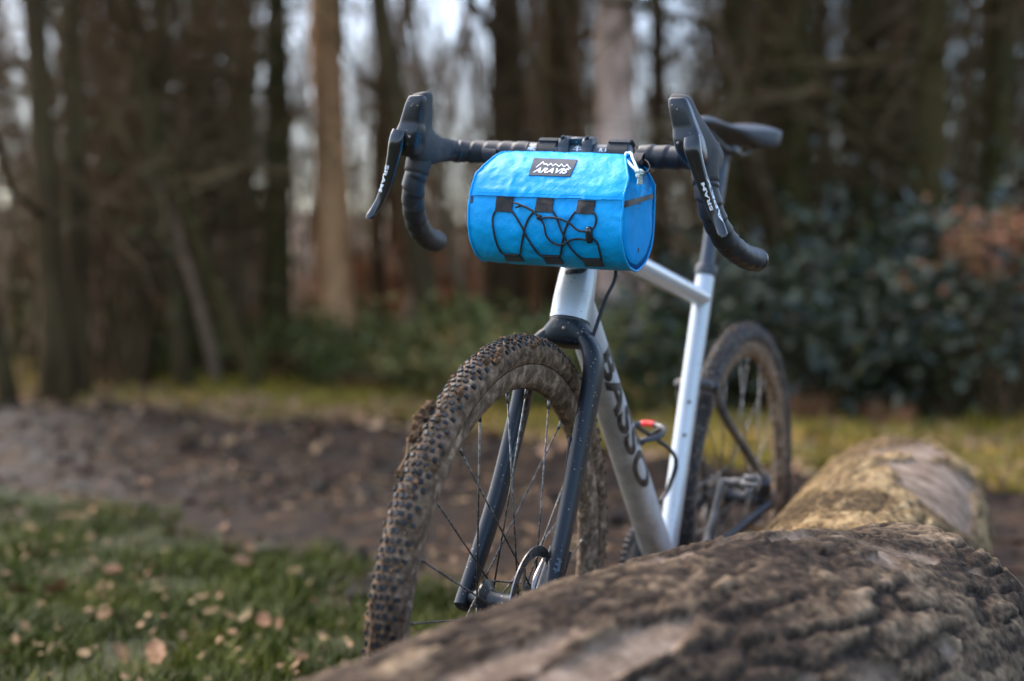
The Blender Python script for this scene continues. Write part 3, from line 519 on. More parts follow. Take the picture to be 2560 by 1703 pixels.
# --- wheels
def wheel(name, c, steer, seed, front):
    T_ = (lambda q: st(q)) if steer else (lambda q: np.asarray(q, float))
    rg = np.random.default_rng(seed)
    def bld(m, nm, matn, parent, **k): m.v = [T_(q) for q in m.v]; return m.build(nm, matn, parent, **k)
    prof = [(.3135, -.0130), (.3150, -.0145), (.3080, -.0150), (.2960, -.0120), (.2850, -.0070), (.2815, 0), (.2850, .0070), (.2960, .0120), (.3080, .0150), (.3150, .0145), (.3135, .0130), (.308, .0)]
    rim = bld(MB().lathe(prof, c, (0, 1, 0), 160, True), name, 'rim_mud', bike, sharp=60)
    # tyre casing, caked unevenly
    nth, nph = 420, 22; th = np.linspace(0, 2 * np.pi, nth, endpoint=False); ph = np.linspace(-2.35, 2.35, nph)
    TH, PH = np.meshgrid(th, ph, indexing='ij'); base = np.stack([np.cos(TH) * 30, np.sin(TH) * 30, PH * 3], -1)
    tr = .0205 + (fbm(base, 4, seed) - .5) * .0016 + np.where(abs(PH) < .9, (fbm(base * 1.7 + 9, 3, seed + 5) - .5) * .003, 0)
    rr = .3305 + tr * np.cos(PH); Vt = c + np.stack([rr * np.cos(TH), tr * np.sin(PH) * 1.0, rr * np.sin(TH)], -1)
    m = MB(); m.rings(Vt, False, True); del m.f[:]
    for i in range(nth):
        for j in range(nph - 1): k = (i + 1) % nth; m.f.append((i * nph + j, i * nph + j + 1, k * nph + j + 1, k * nph + j))
    ty = bld(m, 'tyre', 'tyre_casing' if front else 'tyre_dark', rim)
    m = MB(); rows = 216
    for i in range(rows):
        a = 2 * math.pi * i / rows
        for ph_, sx, sy in (((-.14, .0085, .0058), (.14, .0085, .0058), (-.62, .0070, .0062), (.62, .0070, .0062)) if i % 2 else ((-.38, .0080, .0060), (.38, .0080, .0060), (0, .0075, .0050), (-.92, .0065, .0070), (.92, .0065, .0070))):
            a2 = a + rg.normal(0, .0012); t3 = .0205; e = np.array([math.cos(a2), 0, math.sin(a2)]); tg = np.array([-math.sin(a2), 0, math.cos(a2)])
            nn = e * math.cos(ph_) + np.array([0, 1, 0]) * math.sin(ph_); cr = np.cross(tg, nn); h = .0031 * rg.uniform(.75, 1.1)
            tw = rg.normal(0, .1) + (.35 if ph_ > 0 else -.35) * (abs(ph_) < .5); ex = tg * math.cos(tw) + cr * math.sin(tw); ey = np.cross(nn, ex)
            m.box(c + e * .3305 + nn * (t3 + h / 2 - .0006), (sx * .80 * rg.uniform(.85, 1.1), sy * .92 * rg.uniform(.85, 1.1), h), ex, ey, nn, .88)
    tr_ = bld(m, 'tread', 'tyre_knob', rim, smooth=False); tr_['kind'] = 'stuff'
    # caked crumbs of mud between the knobs
    n = 1700 if front else 600; m = MB()
    for i in range(n):
        a = rg.uniform(0, 2 * math.pi); ph_ = rg.normal(0, .75)
        if abs(ph_) > 1.9: continue
        if fbm(np.array([math.cos(a) * 9, math.sin(a) * 9, ph_]), 3, seed + 3) < .46: continue
        s0 = abs(rg.normal(0, .0013)) + .0008; e = np.array([math.cos(a), 0, math.sin(a)]); nn = e * math.cos(ph_) + np.array([0, 1, 0]) * math.sin(ph_)
        v = rg.normal(size=(6, 3)); p = c + e * .3305 + nn * (.0212 + rg.uniform(-.001, .0018))
        o = np.array([[1, 0, 0], [-1, 0, 0], [0, 1, 0], [0, -1, 0], [0, 0, 1], [0, 0, -1]]) * s0 * rg.uniform(.6, 1.5, (6, 1)) @ rotv(rg.normal(size=3), rg.uniform(0, 3))
        m.add(p + o, [(0, 2, 4), (2, 1, 4), (1, 3, 4), (3, 0, 4), (2, 0, 5), (1, 2, 5), (3, 1, 5), (0, 3, 5)])
    cr_ = bld(m, 'caked_mud', 'mud_lump', rim, smooth=False); cr_['kind'] = 'stuff'
    # hub, spokes
    w_ = .029 if front else .030; hub = bld(MB().lathe([(.006, -.056), (.0095, -.0555), (.0105, -.045), (.013, -.042), (.013, -.034), (.0265, -.031), (.0272, -.028), (.014, -.022), (.0125, 0), (.014, .022), (.0272, .028), (.0265, .031), (.019, .034), (.019, .041), (.0105, .044), (.0095, .0555), (.006, .056)], c, (0, 1, 0), 36), 'hub', 'dark_alloy', rim, sharp=40)
    ns = 24
    for i in range(ns):
        sgn = 1 if i % 2 else -1; a = 2 * math.pi * (i + .5) / ns; k = i // 2; off = (1.25 if k % 2 else -1.25)
        p0 = c + np.array([math.cos(a + off) * .0255, sgn * .0295, math.sin(a + off) * .0255]); p1 = c + np.array([math.cos(a) * .283, sgn * .002, math.sin(a) * .283])
        bld(MB().tube([p0, p0 + (p1 - p0) * .5, p1], .00125, 6), 'spoke', 'spoke_steel', rim)
        bld(MB().tube([p1 - (p1 - p0) * .05, p1], .0024, 6), 'nipple', 'spoke_steel', rim)
    # disc
    y0 = .0375 if front else .044; ro = .080 if front else .070; m = MB()
    m.lathe([(ro, y0 - .0009), (ro, y0 + .0009), (ro - .0135, y0 + .0009), (ro - .0135, y0 - .0009)], c, (0, 1, 0), 96, True)
    for i in range(6):
        a = 2 * math.pi * i / 6; q = [c + np.array([math.cos(a + da) * r, y0, math.sin(a + da) * r]) for r, da in ((.020, -.6), (.040, -.35), (ro - .012, 0))]
        m.tube(spline(q, 8), .0028, 6, True, .0012, (0, 1, 0))
    bld(MB().lathe([(.024, y0 - .001), (.024, y0 + .003), (.015, y0 + .003), (.015, y0 - .001)], c, (0, 1, 0), 30, True), 'disc_carrier', 'dark_alloy', rim, sharp=40)
    disc = bld(m, 'brake_disc', 'rotor_steel', rim, sharp=40)
    m = MB()
    for i in range(30):
        a = 2 * math.pi * i / 30; r = ro - .0045 - .0045 * (i % 2); m.lathe([(.0021, -.0011), (.0021, .0011)], c + np.array([math.cos(a) * r, y0, math.sin(a) * r]), (0, 1, 0), 8)
    bld(m, 'disc_drilling', 'black_plastic', rim, smooth=False)
    return rim, ty
front, ftyre = wheel('front_wheel', FA, True, 11, True)
rear, rtyre = wheel('rear_wheel', RA, False, 29, False)
def blob(c, r, seed, n=3, sc=(1, 1, 1), rough=.5):
    bm = bmesh.new(); bmesh.ops.create_icosphere(bm, subdivisions=n, radius=1); V = np.array([v.co[:] for v in bm.verts]); F = [tuple(v.index for v in f.verts) for f in bm.faces]; bm.free()
    V = V * (1 + (fbm(V * 1.6 + seed * 7.1, 4, seed) - .5) * rough * 2)[:, None] * sc * r; return MB().add(V + np.asarray(c), F)
# wheel positions by angle: 0 forward, 90 up
def on_tyre(deg, ph, off=0.0):
    a = math.radians(deg); e = np.array([math.cos(a), 0, math.sin(a)]); return st(FA + e * (.3305 + (.0225 + off) * math.cos(ph)) + np.array([0, (.0225 + off) * math.sin(ph), 0]))[0]
for dg, ph, r_, sd0 in ((49, -.85, .0095, 1), (51.5, -.7, .0075, 2), (46.8, -.95, .0085, 3), (44.5, -.75, .006, 9), (56, .55, .0045, 4), (71, .9, .005, 5), (74, .75, .0045, 6), (68, .6, .004, 7), (36, -.7, .005, 8)):
    m = blob(on_tyre(dg, ph, .001), r_, sd0, 4, (1.2, .9, 1.1), 1.0); m.build('mud_clump', 'mud_lump', front)
for dg, ph, ln in ((40.5, -1.0, .030), (7, -.25, .055)):          # straws stuck to the tyre
    p = on_tyre(dg, ph, .004); d = nrm(on_tyre(dg + 3, ph, .004) - p); P = spline([p - d * ln, p + nrm(np.cross(d, [.3, .9, .2])) * .004, p + d * ln * .6 + nrm(np.cross(d, [0, 1, 0])) * -.006], 9)
    MB().tube(P, .0010, 5).build('grass_straw', 'litter_leaf', front)
# thru axle end and brake
MB().lathe([(.0, -.003), (.006, -.003), (.0095, 0), (.0095, .005)], sp(FA + [0, -.066, 0])[0], SM @ np.array([0, 1, 0]), 20).build('thru_axle', 'dark_alloy', legs[0])
m = MB().tube(spline(sp(FK(.085, .044, -.052), FK(.05, .040, -.050), FK(.02, .037, -.045)), 6), .011, 14, True, .016, None, 3); cal = m.build('brake_caliper', 'dark_alloy', bike, sharp=40)
hz = spline(sp(FK(.235, .038, -.030), FK(.19, .0385, -.036), FK(.15, .040, -.042)), 12); MB().tube(hz, .0027, 10).build('brake_hose', 'black_cord', cal)
m = MB().tube(sp(FK(.152, .040, -.0415), FK(.135, .0405, -.0435), FK(.131, .0405, -.044), FK(.085, .042, -.049)), [.0038, .0052, .0062, .0062], 14)
for q in (.125, .119, .113): m.lathe([(.0062, -.0015), (.0073, 0), (.0062, .0015)], sp(FK(q, .0408, -.0448))[0], nrm(sp(FK(q + .02, .0408, -.0432))[0] - sp(FK(q, .0408, -.0448))[0]), 14)
m.build('hose_connector', 'black_plastic', cal, sharp=40)
# --- crank, chain, pedals, gears
cdir = nrm(np.array([-.060, 0, .146])); ce = BB + [0, .078, 0] + cdir * .1725
crank = MB().tube([BB + [0, .066, 0], BB + [0, .068, 0] + cdir * .03, BB + [0, .074, 0] + cdir * .12, ce], [.017, .0125, .011, .0125], 18, True, [.009, .008, .0065, .0065], np.cross(cdir, [0, 1, 0]), 2.8).build('crank_arm', 'grey_alloy', bike, sharp=40)
c2 = BB + [0, -.078, 0] - cdir * .1725
crank2 = MB().tube([BB + [0, -.066, 0], BB + [0, -.07, 0] - cdir * .03, BB + [0, -.076, 0] - cdir * .12, c2], [.017, .0125, .011, .0125], 18, True, [.009, .008, .0065, .0065], np.cross(cdir, [0, 1, 0]), 2.8).build('crank_arm', 'dark_alloy', bike, sharp=40)
for cc, sgn, par in ((ce, 1, crank), (c2, -1, crank2)):
    sx = np.array([0, sgn, 0.]); MB().tube([cc - sx * .004, cc + sx * .012, cc + sx * .02, cc + sx * .055], [.006, .0065, .0085, .0075], 14).build('pedal_spindle', 'grey_alloy', par, sharp=40)
    pd = MB(); e1 = nrm(np.array([.8, 0, -.35])); e3 = np.cross(e1, [0, 1, 0])
    pd.box(cc + sx * .050, (.030, .030, .016), e1, (0, 1, 0), e3); pd.tube([cc + sx * .048 + e1 * .016, cc + sx * .05 + e1 * .033, cc + sx * .058 + e1 * .016], .0035, 8); pd.tube([cc + sx * .044 - e1 * .014, cc + sx * .05 - e1 * .034, cc + sx * .06 - e1 * .014], .004, 8)
    pd.tube([cc + sx * .040 + e3 * .012, cc + sx * .060 + e3 * .012], .006, 10); pd.build('pedal', 'grey_alloy', par, bevel=.002)
ringc = BB + [0, -.046, 0]; m = MB(); NT = 42
th = np.linspace(0, 2 * np.pi, NT * 4, endpoint=False); rt = .083 + .0035 * np.sign(np.sin(th * NT)) * 1.0
m.rings(np.array([[ringc + np.array([math.cos(a) * r, y, math.sin(a) * r]) for a, r in zip(th, rr)] for y, rr in ((-.0016, rt - .022 * 0 - .02), (-.0016, rt), (.0016, rt), (.0016, rt - .02))]), False, True)
for i in range(5): a = i * 2 * math.pi / 5 + .3; m.tube([ringc + np.array([math.cos(a) * .015, -.004, math.sin(a) * .015]), ringc + np.array([math.cos(a) * .066, 0, math.sin(a) * .066])], [.013, .008], 10, True, .004, (0, 1, 0))
ringo = m.build('chainring', 'dark_alloy', bike, smooth=False)
m = MB(); cas = np.array([0, -.030, R_])
for i in range(9): r = .018 + .0048 * (8 - i); m.lathe([(r, -i * .0042), (r, -i * .0042 - .0018), (r - .009, -i * .0042 - .0018), (r - .009, -i * .0042)], cas, (0, 1, 0), 40, True)
m.build('cassette', 'muddy_stay', bike, sharp=30)
nlk = 112; rc, rk = .0855, .040; ra_c = np.array([0, -.046, R_]); dd = ringc - ra_c; Lc = np.linalg.norm(dd); bdir = nrm(dd); nup = np.array([-bdir[2], 0, bdir[0]])
path = [ra_c + nup * rk, ringc + nup * rc] + [ringc + rc * (bdir * math.sin(a) + nup * math.cos(a)) for a in np.linspace(.15, math.pi - .15, 14)] + [ringc - nup * rc, ra_c - nup * .075 + bdir * .03, ra_c - nup * .105 - bdir * .005, ra_c - nup * .07 - bdir * .02] + [ra_c + rk * (-bdir * math.cos(a) * 1 - nup * math.sin(a)) for a in np.linspace(.9, -1.4, 10)]
pc = np.array(path + path[:1]); sg = np.concatenate([[0], np.cumsum(np.linalg.norm(np.diff(pc, axis=0), axis=1))]); m = MB(); pins = MB()
for i in range(nlk):
    s0 = sg[-1] * i / nlk; s1 = sg[-1] * ((i + 1) % nlk) / nlk if i < nlk - 1 else sg[-1]
    a = np.array([np.interp(s0, sg, pc[:, k]) for k in range(3)]); b = np.array([np.interp(s1, sg, pc[:, k]) for k in range(3)]); off = .0032 if i % 2 else .0022
    for y in (-off, off): m.tube([a + [0, y, 0], (a + b) / 2 + [0, y, 0], b + [0, y, 0]], [.0038, .0028, .0038], 6, True, .0006, (0, 0, 1) if abs(nrm(b - a)[2]) < .9 else (1, 0, 0))
    pins.tube([a + [0, -.0042, 0], a + [0, .0042, 0]], .0022, 8)
ch = m.build('chain', 'dark_alloy', bike, smooth=False); pins.build('chain_rollers', 'rotor_steel', ch)
m = MB()
for p, r in ((ra_c + np.array([.012, .002, -.062]), .019), (ra_c + np.array([.026, .002, -.115]), .019)): m.lathe([(.003, -.003), (r, -.003), (r, .003), (.003, .003)], p, (0, 1, 0), 18)
m.tube([ra_c + np.array([.012, -.006, -.062]), ra_c + np.array([.026, -.006, -.115])], .010, 10, True, .002, (0, 1, 0)); m.tube([ra_c + [-.002, -.012, -.028], ra_c + [.006, -.014, -.05], ra_c + [.012, -.008, -.062]], [.012, .016, .010], 12)
m.build('rear_derailleur', 'muddy_stay', bike, sharp=40)
MB().tube(spline([(.05, .062, .40), (.03, .058, .385), (.018, .056, .37)], 5), .014, 12, True, .018, None, 3).build('brake_caliper', 'dark_alloy', bike, sharp=40)
# --- bottle cage on the down tube
dtd = nrm(dt_b - dt_a); dn = np.array([dtd[2], 0, -dtd[0]]); dn = dn if dn[2] > 0 else -dn
def CG(al, y, up): return BB - dtd * al + dn * (up + .026) + np.array([0, y, 0])
cage = MB().tube([CG(.17, 0, .002), CG(.31, 0, .002)], .008, 10, True, .003, (0, 1, 0)).build('bottle_cage', 'black_plastic', bike)
rcn = lambda a, al: CG(al + .020 * math.cos(a), .0375 * math.sin(a), .040 - .0375 * math.cos(a))
P = np.array([rcn(a, .285) for a in np.linspace(.35, 2 * math.pi - .35, 34)])
MB().tube(P, .0052, 10, True, .0028, dn).build('cage_ring', 'black_plastic', cage)
P = np.array([rcn(a, .2855) for a in np.linspace(2.95, 3.55, 7)]); MB().tube(P, .0060, 10, True, .0034, dn).build('cage_clip', 'red_plastic', cage)
for s_ in (-1, 1):
    MB().tube(spline([rcn(math.pi + s_ * .75, .285), CG(.21, s_ * .034, .064), CG(.155, s_ * .022, .046), CG(.145, s_ * .010, .012), CG(.17, 0, .003)], 18), .0040, 8, True, .0026, (0, 1, 0)).build('cage_arm', 'black_plastic', cage)
    MB().tube(spline([CG(.300, s_ * .006, .002), CG(.296, s_ * .015, .008), rcn(-s_ * .4 if s_ < 0 else .4, .285)], 8), .0042, 8).build('cage_strut', 'black_plastic', cage)
# --- saddle
SX = .197; m = []
for x, hw, zt, dp, fl in ((.343, .006, 1.066, .014, 1), (.335, .018, 1.073, .022, 1), (.310, .0215, 1.077, .026, 1), (.27, .0225, 1.0755, .022, 1), (.22, .026, 1.0745, .020, 1), (.17, .036, 1.077, .026, 1), (.13, .052, 1.083, .052, 1), (.10, .066, 1.088, .062, 1), (.075, .0735, 1.091, .064, 1), (.05, .071, 1.092, .058, 1), (.03, .055, 1.091, .040, 1), (.022, .030, 1.089, .018, 1)):
    ring = []
    for a in np.linspace(0, 2 * np.pi, 28, endpoint=False):
        c, s0 = math.cos(a), math.sin(a); y = hw * np.sign(c) * abs(c) ** .75; z = zt - (y / hw) ** 2 * .012 * (hw / .07 + .3) if s0 >= 0 else zt - .012 * (hw / .07 + .3) - (dp - .012) * abs(s0) ** .6 * (.55 + .45 * (y / hw) ** 2)
        ring.append((x, y, z))
    m.append(ring)
saddle = MB().rings(np.array(m)).build('saddle', 'saddle_cover', bike, sub=1)
for s_ in (-1, 1):
    MB().tube(spline([(.318, s_ * .006, 1.052), (.285, s_ * .016, 1.036), (.24, s_ * .022, 1.024), (.16, s_ * .022, 1.022), (.10, s_ * .026, 1.036), (.06, s_ * .034, 1.058)], 24), .0036, 10).build('saddle_rail', 'dark_alloy', saddle)
MB().tube([BB + SD * .755, BB + SD * .775, BB + SD * .785], [.0136, .017, .018], 18).build('seatpost_head', 'stem_black', post, sharp=40)
MB().box((.200, 0, 1.026), (.042, .060, .014)).build('rail_clamp', 'stem_black', post, bevel=.003)
MB().tube([(.226, 0, 1.0), (.226, 0, 1.036)], .004, 10).build('clamp_bolt', 'grey_alloy', post)
# --- stem
sa, sb = st(CROWN + .195 * U_)[0], B(-.012, 0, 0)
stem = MB().tube([sa, sa + (sb - sa) * .4, sb], [.0175, .0165, .0190], 24, True, [.0175, .016, .019], LT, 2.6).build('stem', 'stem_black', bike, sharp=45)
MB().tube([st(CROWN + .172 * U_)[0], st(CROWN + .220 * U_)[0]], .0195, 28).build('steerer_clamp', 'stem_black', stem, sharp=40)
MB().tube([st(CROWN + .220 * U_)[0], st(CROWN + .226 * U_)[0]], [.0175, .0165], 28).build('top_cap', 'dark_alloy', stem, sharp=40)
th = np.linspace(-.25, 2.2, 14)
def face_ring(a0, a1, r0, r1, ths):
    m = MB(); R = []
    for t_ in ths:
        ro = r1(t_); R.append([B(math.cos(t_) * r, a, math.sin(t_) * r) for r, a in ((r0, a0), (ro - .001, a0), (ro, a0 + .0015), (ro, a1 - .0015), (ro - .001, a1), (r0, a1))])
    return m.rings(np.array(R), True)
rof = lambda t_: .0200 + .0058 * float(sstep(.35, .85, t_)) * (1 - .5 * float(sstep(1.5, 2.1, t_)))
fp = MB()
for a0, a1 in ((-.0250, -.0100), (.0100, .0250)): q = face_ring(a0, a1, .0162, rof, np.linspace(-1.25, 2.1, 24)); fp.add(q.arr(), q.f)
for ths in (np.linspace(.98, 1.85, 9), np.linspace(-1.2, -.75, 5)): q = face_ring(-.0101, .0101, .0163, lambda t_: rof(t_) - .0006, ths); fp.add(q.arr(), q.f)
fpo = fp.build('stem_faceplate', 'stem_black', stem, sharp=35)
for a in (-.0180, .0180):
    for tt_ in (.98, -.95):
        c = B(math.cos(tt_) * .0235, a, math.sin(tt_) * .0235); ax = nrm(FW + ZZ_ * .12)
        MB().lathe([(.0052, -.010), (.0052, .004), (.0046, .0052), (.0029, .0052), (.0027, .0015), (0, .0015)], c, ax, 18).build('faceplate_bolt', 'dark_alloy', stem, sharp=35)
# --- handlebar: bare tube, tape, hoods, levers
def bar_path(s_):
    return [B(0, s_ * .0, 0), B(0, s_ * .06, 0), B(.0, s_ * .12, 0), B(.002, s_ * .165, 0), B(.014, s_ * .190, -.001), (B(.042, s_ * .2015, -.003)), B(.070, s_ * .204, -.010), B(.0885, s_ * .2075, -.030), B(.0900, s_ * .2130, -.058), B(.074, s_ * .2200, -.088), B(.044, s_ * .2285, -.112), B(.004, s_ * .2370, -.126), B(-.030, s_ * .2430, -.131), B(-.052, s_ * .2465, -.132)]
barP = np.vstack([[B(0, -.075, 0)], [B(0, a, 0) for a in np.linspace(-.06, .06, 9)], [B(0, .075, 0)]])
barO = MB().tube(barP, .0157, 28).build('handlebar', 'bar_metal', bike)
tapes = []
for s_ in (-1, 1):
    P = spline(bar_path(s_), 300); s0 = np.concatenate([[0], np.cumsum(np.linalg.norm(np.diff(P, axis=0), axis=1))]); ok = s0 > (.073 if s_ < 0 else .088); P, s0 = P[ok], s0[ok]
    T, N, Bn = frames(P); seg = 22; a = np.linspace(0, 2 * np.pi, seg, endpoint=False); pit = .0225
    saw = ((s0[:, None] + s_ * 0 + a[None] / (2 * np.pi) * pit * .8) % pit) / pit; ridge = np.where(saw < .88, saw * .0023, (1 - saw) / .12 * .0021)
    r = .0150 + ridge + .0007 * np.exp(-((s0[:, None] - s0[0]) / .05) ** 2)
    m = MB().rings(P[:, None] + N[:, None] * (r * np.cos(a))[..., None] + Bn[:, None] * (r * np.sin(a))[..., None])
    tp = m.build('bar_tape', 'bar_tape', barO); tapes.append(tp)
    e = T[-1]; MB().lathe([(.0150, -.004), (.0163, -.001), (.0160, .004), (.012, .0065), (0, .007)], P[-1], e, 22).build('bar_end_plug', 'black_plastic', barO)
hoods, levers = [], []
for s_ in (-1, 1):
    # rubber hood: sections (f, a, z, half width, half depth, direction)
    secs = [(.030, .199, -.002, .0165, .0168, (1, .2)), (.052, .2025, -.004, .0180, .0195, (1, .05)), (.076, .2030, -.004, .0190, .0250, (1, .15)), (.098, .2005, .003, .0188, .0285, (1, .35)), (.117, .197, .014, .0182, .0290, (1, .75)), (.130, .1930, .028, .0176, .0245, (.75, 1)), (.137, .1890, .042, .0168, .0205, (.45, 1)), (.1405, .1855, .054, .0158, .0178, (.3, 1)), (.1420, .1835, .0625, .0140, .0150, (.2, 1)), (.1425, .1825, .0665, .0100, .0105, (.2, 1)), (.1425, .1822, .0678, .003, .003, (.2, 1))]
    R = []
    for f, a, z, hw, hd, (df, dz) in secs:
        f = f - .0105 * float(sstep(.098, .130, f)); c = B(f, s_ * a, z); d = nrm(np.array([df, dz])); n2 = FW * -d[1] + ZZ_ * d[0]; sd2 = nrm(LT * 1 + ZZ_ * s_ * -.12)
        th = np.linspace(0, 2 * np.pi, 28, endpoint=False); cc, ss = np.cos(th), np.sin(th); cc = np.sign(cc) * abs(cc) ** .62; ss = np.sign(ss) * abs(ss) ** .62
        R.append(c + sd2 * (hw * (.90 if f > .09 else .96) * cc)[:, None] + n2 * (hd * ss)[:, None])
    Rr = np.array(R); Ri = np.stack([spline(Rr[:, k], 40) for k in range(28)], 1)
    hood = MB().rings(Ri).build('brake_hood', 'hood_rubber', barO, sharp=70); hoods.append(hood)
    # clamp skirt over the bend below
    P = spline([B(.078, s_ * .2045, .004), B(.088, s_ * .2060, -.018), B(.0905, s_ * .2095, -.040)], 8); MB().tube(P, np.linspace(.0185, .0170, 8), 22, True, np.linspace(.023, .0180, 8), LT).build('hood_skirt', 'hood_rubber', barO)
    # glossy front shell of the master cylinder, and lever housing
    m = []
    for z, a, f0, hw, dp in ((.0610, .1840, .1565, .0095, .010), (.0585, .1845, .1590, .0128, .013), (.048, .1875, .1600, .0148, .014), (.034, .1915, .1585, .0160, .014), (.024, .1945, .1570, .0172, .014), (.0165, .1965, .1580, .0188, .016), (.008, .1985, .1590, .0195, .018), (-.004, .201, .1560, .0185, .020), (-.014, .203, .1470, .0150, .018), (-.020, .204, .138, .010, .012)):
        th = np.linspace(0, 2 * np.pi, 24, endpoint=False); cc, ss = np.cos(th), np.sin(th); cc = np.sign(cc) * abs(cc) ** .45; ss = np.sign(ss) * abs(ss) ** .45
        m.append(B(f0 - .007 - dp, s_ * (a - .001), z) + LT * (hw * .93 * cc)[:, None] + FW * (dp * ss)[:, None])
    m = np.array(m); m = np.stack([spline(m[:, k], 34) for k in range(24)], 1)
    sh = MB().rings(m).build('lever_housing', 'black_plastic', barO, sharp=60)
    c = B(.1600, s_ * (.1965 if s_ > 0 else .2075), .0); c = B(.1525, s_ * .1885, .004); MB().lathe([(0, .002), (.002, .0018), (.0024, 0)], c, FW, 12).build('pivot_pin', 'grey_alloy', sh)
    # lever blade
    LP = [(0.1500, .2050, .0130, .0098, .0070), (0.1520, .2065, .0040, .0108, .0080), (0.1530, .2085, -.006, .0105, .0078), (0.1510, .2125, -.020, .0094, .0062), (0.1470, .2185, -.038, .0082, .0056), (0.1430, .2265, -.060, .0076, .0052), (0.1410, .2360, -.081, .0068, .0048), (0.1430, .2440, -.096, .0062, .0046), (0.1465, .2485, -.1050, .0060, .0042), (0.1485, .2505, -.1090, .0035, .0030)]
    m = []
    for f, a, z, hw, hd in LP:
        th = np.linspace(0, 2 * np.pi, 18, endpoint=False); cc, ss = np.cos(th), np.sin(th); cc = np.sign(cc) * abs(cc) ** .6; ss = np.sign(ss) * abs(ss) ** .6
        sdv = nrm(LT + ZZ_ * s_ * .25); m.append(B(f, s_ * a, z) + sdv * (hw * 1.0 * cc)[:, None] + FW * (hd * ss)[:, None])
    m = np.array(m); m = np.stack([spline(m[:, k], 34) for k in range(18)], 1)
    levers.append(MB().rings(m).build('lever_blade', 'lever_black', barO, sharp=60))
# --- hose from the bar into the fork crown
P = spline([B(.02, .05, -.03), st(CROWN + .125 * U_ + np.array([.02, .05, 0]))[0], np.array([.812, .047, .786]), np.array([.835, .043, .752]), np.array([.858, .040, .713]), np.array([.868, .037, .690])], 26)
MB().tube(P, .0027, 10).build('brake_hose', 'black_cord', bike)
P = spline([B(.03, -.12, -.015), B(.06, -.06, -.03), B(-.01, -.02, -.06), CROWN + .11 * U_ + np.array([.045, -.006, 0])], 20); MB().tube(P, .0026, 8).build('brake_hose', 'black_cord', bike)

# --- lettering and marks on the bicycle
Z1 = lambda x, y: (900 + x / 3.137, 200 + y / 3.137)
Z2 = lambda x, y: (1400 + x / 3.137, 200 + y / 3.137)
Z3 = lambda x, y: (1150 + x / 4.2855, 340 + y / 4.2855)
bv_d = bvh_of([down])
# name along the down tube, read from the head downwards: laid on by tube coordinates, not by pixels
V2, F2 = text2d('BASSO', .035, 0, 1.02); bm = bmesh.new(); vs = [bm.verts.new((x, y, 0)) for x, y in V2]
for f in F2:
    try: bm.faces.new([vs[i] for i in f])
    except ValueError: pass
bmesh.ops.triangulate(bm, faces=bm.faces); bmesh.ops.subdivide_edges(bm, edges=bm.edges, cuts=3, use_grid_fill=True)
Ldt = np.linalg.norm(dt_b - dt_a); bvd = bv_d
for v in bm.verts:
    s0 = .166 + v.co.x * .462; base = dt_a + (dt_b - dt_a) * s0; ang = math.radians(-56 + 84 * v.co.y)
    dirv = np.array([0, 1, 0]) * math.cos(ang) + dn * math.sin(ang)
    o0 = base + dirv * .06; h = bvd.ray_cast(Vector(o0), Vector(-dirv)); p = np.array(h[0]) if h[0] is not None else base + dirv * .024; v.co = Vector(p + dirv * .0006)
me = bpy.data.meshes.new('frame_lettering'); bm.to_mesh(me); bm.free(); me.materials.append(MATS['print_black']); o = bpy.data.objects.new('frame_lettering', me); COL.objects.link(o); o.parent = down
bv = bvh_of([head]); z5 = lambda x, y: (1400 + x / 17.42, 650 + y / 17.42)
stroke_px('head_badge', [z5(*q) for q in spline([(235, 575, 0), (420, 525, 0), (700, 510, 0), (900, 490, 0), (1020, 430, 0), (1085, 330, 0), (1095, 200, 0), (1050, 60, 0)], 22)[:, :2]], np.interp(np.arange(22), [0, 3, 21], [7, 11.5, 13]), bv, 'print_black', head)
bvL, bvR = bvh_of([levers[0]]), bvh_of([levers[1]])
def textline(name, s, p0, p1, h, bv, matn, par, flip=1, bold=.03, shear=0., off=.0004):
    p0, p1 = np.array(p0, float), np.array(p1, float); ex = p1 - p0; n = nrm(np.array([ex[1], -ex[0]])) * h * flip; return text_px(name, s, p0 - n / 2, ex, n, bv, matn, par, bold, shear, 1., off, 1)
textline('lever_lettering', 'SRAM', Z1(217, 668), Z1(158, 876), 9.0, bvL, 'print_white', levers[0])
textline('lever_lettering', 'SRAM', Z2(1192, 1024), Z2(1118, 806), 9.0, bvR, 'print_white', levers[1])
textline('lever_lettering', 'APEX', (1730 + 650 / 8.71, 420 + 1190 / 8.71), (1730 + 325 / 8.71, 420 + 170 / 8.71), 6.5, bvR, 'print_white', levers[1])
bv = bvh_of([barO]); text_px('bar_lettering', 'MICROTECH', (1300 + 140 / 7.857, 340 + 282 / 7.857), (580 / 7.857, 8 / 7.857), (3 / 7.857, -66 / 7.857), bv, 'print_white', barO, .03, .3, 1., .0004, 2)
text_px('bar_lettering', 'R. MICRO', (1300 + 1548 / 7.857, 340 + 308 / 7.857), (440 / 7.857, 12 / 7.857), (3 / 7.857, -64 / 7.857), bv, 'print_white', barO, .03, .3, 1., .0004, 2)
zs = lambda x, y: (1300 + x / 7.857, 340 + y / 7.857)
for nm, a, b_, w_ in (('bar_scale', (1075, 228), (1205, 228), 1.3), ('bar_scale', (1040, 268), (1255, 270), 1.3), ('bar_scale', (1160, 185), (1140, 228), 1.2), ('bar_scale', (1128, 205), (1124, 300), 3.0)):
    stroke_px(nm, [zs(*a), zs((a[0] + b_[0]) / 2, (a[1] + b_[1]) / 2), zs(*b_)], w_, bv, 'print_white', barO)
bv = bvh_of([legs[1]]); z4 = lambda x, y: (1360 + x / 19.6, 1370 + y / 19.6)
